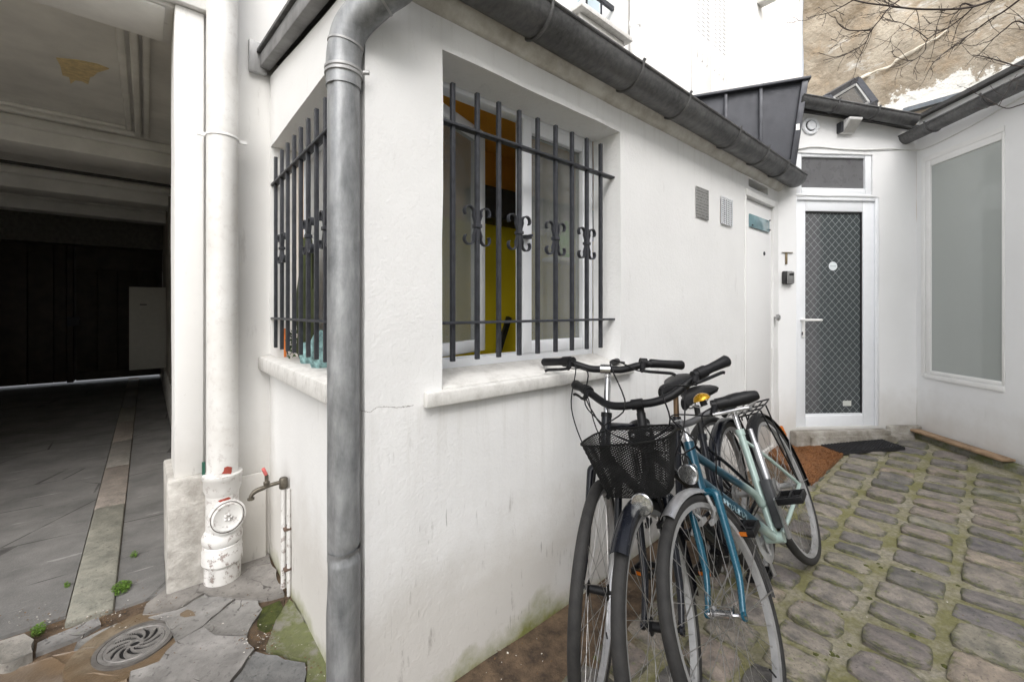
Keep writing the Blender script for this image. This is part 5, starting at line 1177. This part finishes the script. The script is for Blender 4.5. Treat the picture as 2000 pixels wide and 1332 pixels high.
    for s in (-1, 1):
        Q = [CR + Vector((0, .016 * s, 0)), CR + Vector((.002, .046 * s, -.006)), CR - ax * .05 + Vector((0, .052 * s, 0)), CR.lerp(fc, .62) + Vector((.0, .053 * s, 0)), fc + ax * .07 + Vector((.010, .054 * s, 0)), Vector((wb, .055 * s, RW))]
        B = bez(Q, 5); m.tube(B, [.015] * 8 + [.0145 - .0055 * i / (len(B) - 9) for i in range(len(B) - 8)], 12)
    m.lathe([(.013, -.004), (.013, .004)], 12, Matrix.Translation((wb, .058, RW)) @ Matrix.Rotation(R_(90), 4, 'X')); m.lathe([(.013, -.004), (.013, .004)], 12, Matrix.Translation((wb, -.058, RW)) @ Matrix.Rotation(R_(90), 4, 'X'))
    f = m.build('fork', fk, t, smooth=60); f.matrix_local = MS
    # brakes on the fork
    m = MB()
    for s in (-1, 1): m.tube([CR + Vector((.03, .03 * s, .0)), CR + Vector((.035, .036 * s, -.05)), CR + Vector((.03, .02 * s, -.075))], .006, 6); m.box(*[v for p in ((CR.x - .0 + .01, CR.x + .06), (min(.014 * s, .024 * s), max(.014 * s, .024 * s)), (CR.z - .088, CR.z - .074)) for v in p])
    o = m.build('front_brake', BLKM if spec['dark'] else ALUD, t); o.matrix_local = MS
    # stem and bar
    bz = spec['bz']; BC = axp(bz) + Vector((spec['reach'], 0, 0)); m = MB(); q = axp(bz - .035)
    m.tube([HT + ax * .01, q], spec.get('stemr', .0125), 12); m.tube(bez([q, axp(bz - .01) + Vector((.01, 0, 0)), BC], 4), .014, 12); m.tube([BC + Vector((0, -.02, 0)), BC + Vector((0, .02, 0))], .019, 12)
    sm = m.build('stem', spec['stem'], t, smooth=60); sm.matrix_local = MS
    half = [Vector(p) for p in spec['bar']]; full = [BC + Vector((p.x, p.y, p.z)) for p in half[::-1]] + [BC + Vector((p.x, -p.y, p.z)) for p in half[1:]]
    fq = bez(full, 6); m = MB(); m.tube(fq, spec.get('barr', .0125), 12); hb = m.build('handlebar', spec['barm'], t, smooth=60); hb.matrix_local = MS
    ends = []
    for s in (1, -1):
        e = BC + Vector((half[-1].x, half[-1].y * s, half[-1].z)); i = BC + Vector((half[-2].x, half[-2].y * s, half[-2].z)); d = (i - e).normalized(); ends.append((e, d, s))
        gl = spec.get('grip', .12); m = MB(); g = spec.get('gripr', (.0175, .016, .0155, .017)); m.tube([e - d * .006, e, e + d * gl * .3, e + d * gl * .7, e + d * gl, e + d * (gl + .004)], [g[0] * .8, g[0], g[1], g[2], g[3], g[3] * .9], 14); m.build('grip', BLKM, hb, smooth=60)
        cpt = e + d * (gl + .03); m = MB(); m.tube([cpt - d * .012, cpt + d * .012], .0185, 12); dn = Vector((.055, 0, -.022)); lv = cpt + dn; m.tube([cpt, cpt + dn * .6, lv], [.012, .011, .009], 8)
        m.build('lever_clamp', BLKM, hb, smooth=60); m = MB(); out = -d; m.tube(bez([lv, lv + out * .03 + Vector((.004, 0, -.002)), lv + out * .06 + Vector((-.008, 0, -.004)), lv + out * .11 + Vector((-.012, 0, -.006)), lv + out * .125 + Vector((-.002, 0, -.010))], 4), .006, 8, flat=.7); m.build('brake_lever', spec['lever'], hb, smooth=60)
        m = MB(); a = lv + d * .02; bq = axp(spec['ht'] + .0) + Vector((.05, .02 * s, .0)); m.tube(bez([lv, a, a + d * .09 + Vector((.05, 0, .012 + .02 * s)), (a + bq) / 2 + Vector((.09, .02, -.02)), bq + Vector((.02, -.03 * s, -.03)), CR + Vector((.03, .0, .02))], 6), .0026, 6); m.build('brake_cable', BLKM, hb, smooth=60)
        if spec.get('shift') is None or s in spec['shift']:
            m = MB(); c2 = e + d * (gl + .008); m.tube([c2 - d * .018, c2 + d * .018], .021, 12); m.build('gear_shifter', BLKM, hb, smooth=60)
            m = MB(); m.tube(bez([c2, c2 + d * .06 + Vector((.05, 0, -.02)), (c2 + bq) / 2 + Vector((.06, .03 * s, -.06)), bq + Vector((.0, .05 * s, -.12)), HL + Vector((-.10, .02 * s, -.06))], 6), .0024, 6); m.build('gear_cable', BLKM, hb, smooth=60)
    return dict(t=t, MS=MS, axp=axp, BC=BC, BB=BB, ST=ST, SD=SD, HT=HT, HL=HL, wb=wb, hb=hb, ends=ends, CR=CR, fr=fr)
def headlight(b, at, r=.034):
    m = MB(); M = Matrix.Translation(at) @ Matrix.Rotation(R_(90), 4, 'Y'); m.lathe([(.010, -.05), (r * .7, -.035), (r, -.008), (r * 1.06, 0), (r * .98, .003)], 24, M); h = m.build('headlight', CHROME, b['t'], smooth=50); h.matrix_local = b['MS']
    m = MB(); m.lathe([(r * .97, .001), (r * .93, .004), (r * .5, .0055), (0, .006)], 24, M, caps=False); m.build('lens', LENS, h, smooth=60)
    m = MB(); m.tube([Vector(at) + Vector((-.03, 0, -.01)), b['CR'] + Vector((.01, 0, -.0))], .005, 6); m.build('lamp_bracket', BLKM, h)

A = bike(dict(label='black bicycle nearest the wall, silver stem, handlebar over the window sill', P=(1.097, 2.11, -2.395, -.18, .468, 1.061), ht=.86, hl=.70, st=.74, seat=.125, style='diamond', frame=BLK, fork=BLK, rim=ALU, hub=BLKM, dark=True,
    post=simple('rusty_post', (.14, .09, .05), .5, .6, var=.3), crank=2.2, bz=1.046, reach=.05, stem=CHROME, barm=BLKM, barr=.0135, bar=[(0, 0, 0), (.0, .06, .0), (-.005, .13, .018), (-.03, .19, .022), (-.07, .275, .014)], lever=BLKM, shift=(-1,), tilt=.05))
B = bike(dict(label='black bicycle with a wire basket, middle of the three', P=(1.211, 2.004, -2.28, -.288, .158, 1.063), ht=.84, hl=.68, st=.70, seat=.14, style='mixte', frame=BLK, fork=BLK, rim=ALUD, hub=BLKM, dark=True, post=BLKM, crank=.9,
    bz=.955, reach=.03, stem=BLKM, stemr=.016, barm=BLKM, barr=.0145, bar=[(0, 0, 0), (.0, .06, .0), (-.015, .12, .012), (-.06, .19, .050), (-.11, .245, .074), (-.165, .30, .088)], lever=BLKM, grip=.105, gripr=(.0215, .0185, .0165, .018), refl=(-1.3,)))
C = bike(dict(label='teal bicycle fading to mint green, outermost, with silver mudguard', P=(1.486, 2.064, -2.281, -.39, -.045, 1.108), ht=.812, hl=.664, st=.697, seat=.095, style='mixte', frame=FADE, fork=TEAL, rim=ALUD, hub=CHROME, dark=False, post=CHROME, crank=1.35,
    bz=.885, reach=.05, stem=CHROME, barm=GREYB, barr=.0125, bar=[(0, 0, 0), (.0, .05, .0), (-.015, .11, .012), (-.045, .165, .024), (-.075, .21, .026), (-.11, .262, .020)], lever=ALU, grip=.11, gripr=(.017, .023, .023, .019), shift=(1,)))
fender(B['t'], BLK, B['wb'], 57, 195, B['MS']); fender(B['t'], BLK, 0, 10, 190)
fender(C['t'], ALU, C['wb'], 72, 200, C['MS'], r=.362, hw=.024); fender(C['t'], BLKM, 0, 5, 200)
headlight(B, (B['wb'] + .03, .035, .708), .031); headlight(C, (C['axp'](.74).x + .09, .01, .735), .033)
# basket of the black bicycle
def basket():
    WIRE = simple('black_wire', (.006, .006, .006), .6, Specular_IOR_Level=.2); c = B['BC'] + Vector((.165, 0, 0)); zt, zb = .885, .715
    def ring(f):       # f 0 bottom .. 1 rim : half sizes
        hx, hy = .075 + .040 * f, .100 + .045 * f; P = []
        for k in range(64):
            a = 2 * math.pi * k / 64; cs, sn = math.cos(a), math.sin(a); e = 3.5; r = 1 / (abs(cs) ** e + abs(sn) ** e) ** (1 / e); P.append(Vector((c.x + hx * r * cs, c.y + hy * r * sn, zb + (zt - zb) * f)))
        return P
    rows = 22; RG = [ring(i / rows) for i in range(rows + 1)]
    m = MB(); m.tube(RG[-1], .0035, 6, closed=True); m.tube(RG[0], .002, 5, closed=True); bk = m.build('basket', WIRE, B['t']); bk.matrix_local = B['MS']
    m = MB()
    for s in (1, -1):
        for k in range(0, 64):
            m.tube([RG[i][(k + s * i // 1) % 64] for i in range(0, rows + 1, 2)], .0015, 4)
    for k in range(-11, 12): 
        y = k * .0085; m.tube([(c.x - .074, y, zb), (c.x + .074, y, zb)], .0009, 3)
    for k in range(-8, 9): m.tube([(c.x + k * .0085, -.099, zb), (c.x + k * .0085, .099, zb)], .0009, 3)
    o = m.build('wire_mesh', WIRE, bk, recalc=False, smooth=0); o['kind'] = 'stuff'
    m = MB(); x = c.x - .118; m.box(x - .012, x - .004, -.045, .045, zt - .07, zt - .012); k = m.build('mount_plate', BLKM, bk, bevel=.004)
    for y in (-.026, .026): m = MB(); m.lathe([(.007, 0), (.007, .004), (.004, .006)], 10, Matrix.Translation((x - .004, y, zt - .028)) @ Matrix.Rotation(R_(90), 4, 'Y')); m.build('bolt', ALU, k)
    m = MB(); m.tube([B['axp'](.80), Vector((c.x - .10, 0, zb + .03)), Vector((c.x, 0, zb - .004))], .008, 6); m.build('basket_bracket', BLKM, bk)
basket()
# rear rack, lock, bell and lettering of the teal bicycle
def extras():
    t = C['t']; m = MB(); z = .735
    for y in (-.05, -.018, .018, .05): m.tube(bez([(.16, y * .8, z - .012), (.12, y, z), (-.10, y, z), (-.20, y, z + .004)], 3), .004, 6)
    for x in (.12, .02, -.08, -.20): m.tube([(x, -.05, z + (.004 if x < -.15 else 0)), (x, .05, z + (.004 if x < -.15 else 0))], .004, 6)
    for s in (-1, 1): m.tube([(.0, .066 * s, RW), (-.07, .056 * s, z - .002)], .004, 6); m.tube([(.0, .066 * s, RW), (.06, .056 * s, z - .002)], .004, 6); m.tube([(.14, .05 * s, z), C['ST'] + Vector((-.02, .014 * s, -.02))], .004, 6)
    m.build('rear_rack', BLKM, t)
    m = MB(); m.tube(bez([(.14, 0, z + .016), (.02, .0, z + .024), (-.12, 0, z + .016)], 4), .007, 6); m.build('rack_spring', SPOKE, t)
    p = C['BB'] + C['SD'] * .12; m = MB(); m.M = Matrix.Translation(p + Vector((0, .038, 0))) @ Matrix.Rotation(-R_(18), 4, 'Y'); m.box(-.024, .024, -.020, .020, -.085, .105); lk = m.build('folding_lock', simple('lock_grey', (.045, .047, .05), .5, var=.15), t, bevel=.007)
    m = MB(); m.M = Matrix.Translation(p + Vector((0, .0585, 0))) @ Matrix.Rotation(-R_(18), 4, 'Y'); m.box(-.009, .009, -.0004, .0012, -.03, .035); m.build('lock_logo_strip', simple('lock_strip', (.09, .095, .1), .4), lk)
    e, d, s = C['ends'][0]; q = e + d * .175 + Vector((.0, 0, .026)); m = MB(); m.lathe([(.030, 0), (.030, .004), (.024, .016), (.010, .024), (0, .025)], 24, Matrix.Translation(q), caps=False); b = m.build('bell', simple('yellow_bell', (.60, .33, .02), .25, .5, var=.2, scale=50), t); b.matrix_local = C['MS']
    m = MB(); m.lathe([(.012, -.02), (.012, .0)], 10, Matrix.Translation(q)); m.build('bell_base', BLKM, b)
    m = MB(); o1 = Vector((-.055, .03, 0)); m.tube([C['BB'] + C['SD'] * .17 + o1, C['BB'] + C['SD'] * .36 + o1, C['BB'] + C['SD'] * .37 + o1, C['BB'] + C['SD'] * .43 + o1], [.017, .017, .011, .011], 12); m.build('pump', ALU, t, smooth=40)
    # rear reflector and kickstand
    part('rear_reflector', AMBER, t, (-.352, -.338, -.022, .022, .50, .56), bevel=.005)
    # maker's name along the down tube
    cu = bpy.data.curves.new('lettering', 'FONT'); cu.body = 'PEUGEOT'; cu.size = .042; cu.extrude = .0004; cu.space_character = 1.1; tmp = bpy.data.objects.new('lettering_source', cu); COL.objects.link(tmp)
    dg = bpy.context.evaluated_depsgraph_get(); me = bpy.data.meshes.new_from_object(tmp.evaluated_get(dg)); bpy.data.objects.remove(tmp)
    a, b_ = C['HL'], C['BB']; dx = (b_ - a).normalized(); dy = Vector((0, 1, 0)).cross(dx).normalized(); dy = dy if dy.z > 0 else -dy
    W_ = max(v.co.x for v in me.vertices)
    st = a + dx * .14; r = .0189
    for v in me.vertices:
        x, y, z = v.co; th = (y - .014) / r; rr = r + z + .0006; v.co = st + dx * x + dy * (rr * math.sin(th)) + Vector((0, rr * math.cos(th), 0))
    me.materials.clear(); me.materials.append(simple('pale_decal', (.20, .30, .34), .4)); o = bpy.data.objects.new('frame_lettering', me); COL.objects.link(o); o.parent = C['fr']
    m = MB(); hh = (C['HT'] + C['HL']) / 2; M = Matrix.Translation(hh + Vector((.0185, .004, .0))) @ Matrix.Rotation(R_(90), 4, 'Y'); m.lathe([(.012, 0), (.011, .0025)], 16, M); m.build('head_badge', ALU, C['fr'])
extras()
# pale band on the fork of the nearest-to-wall bicycle
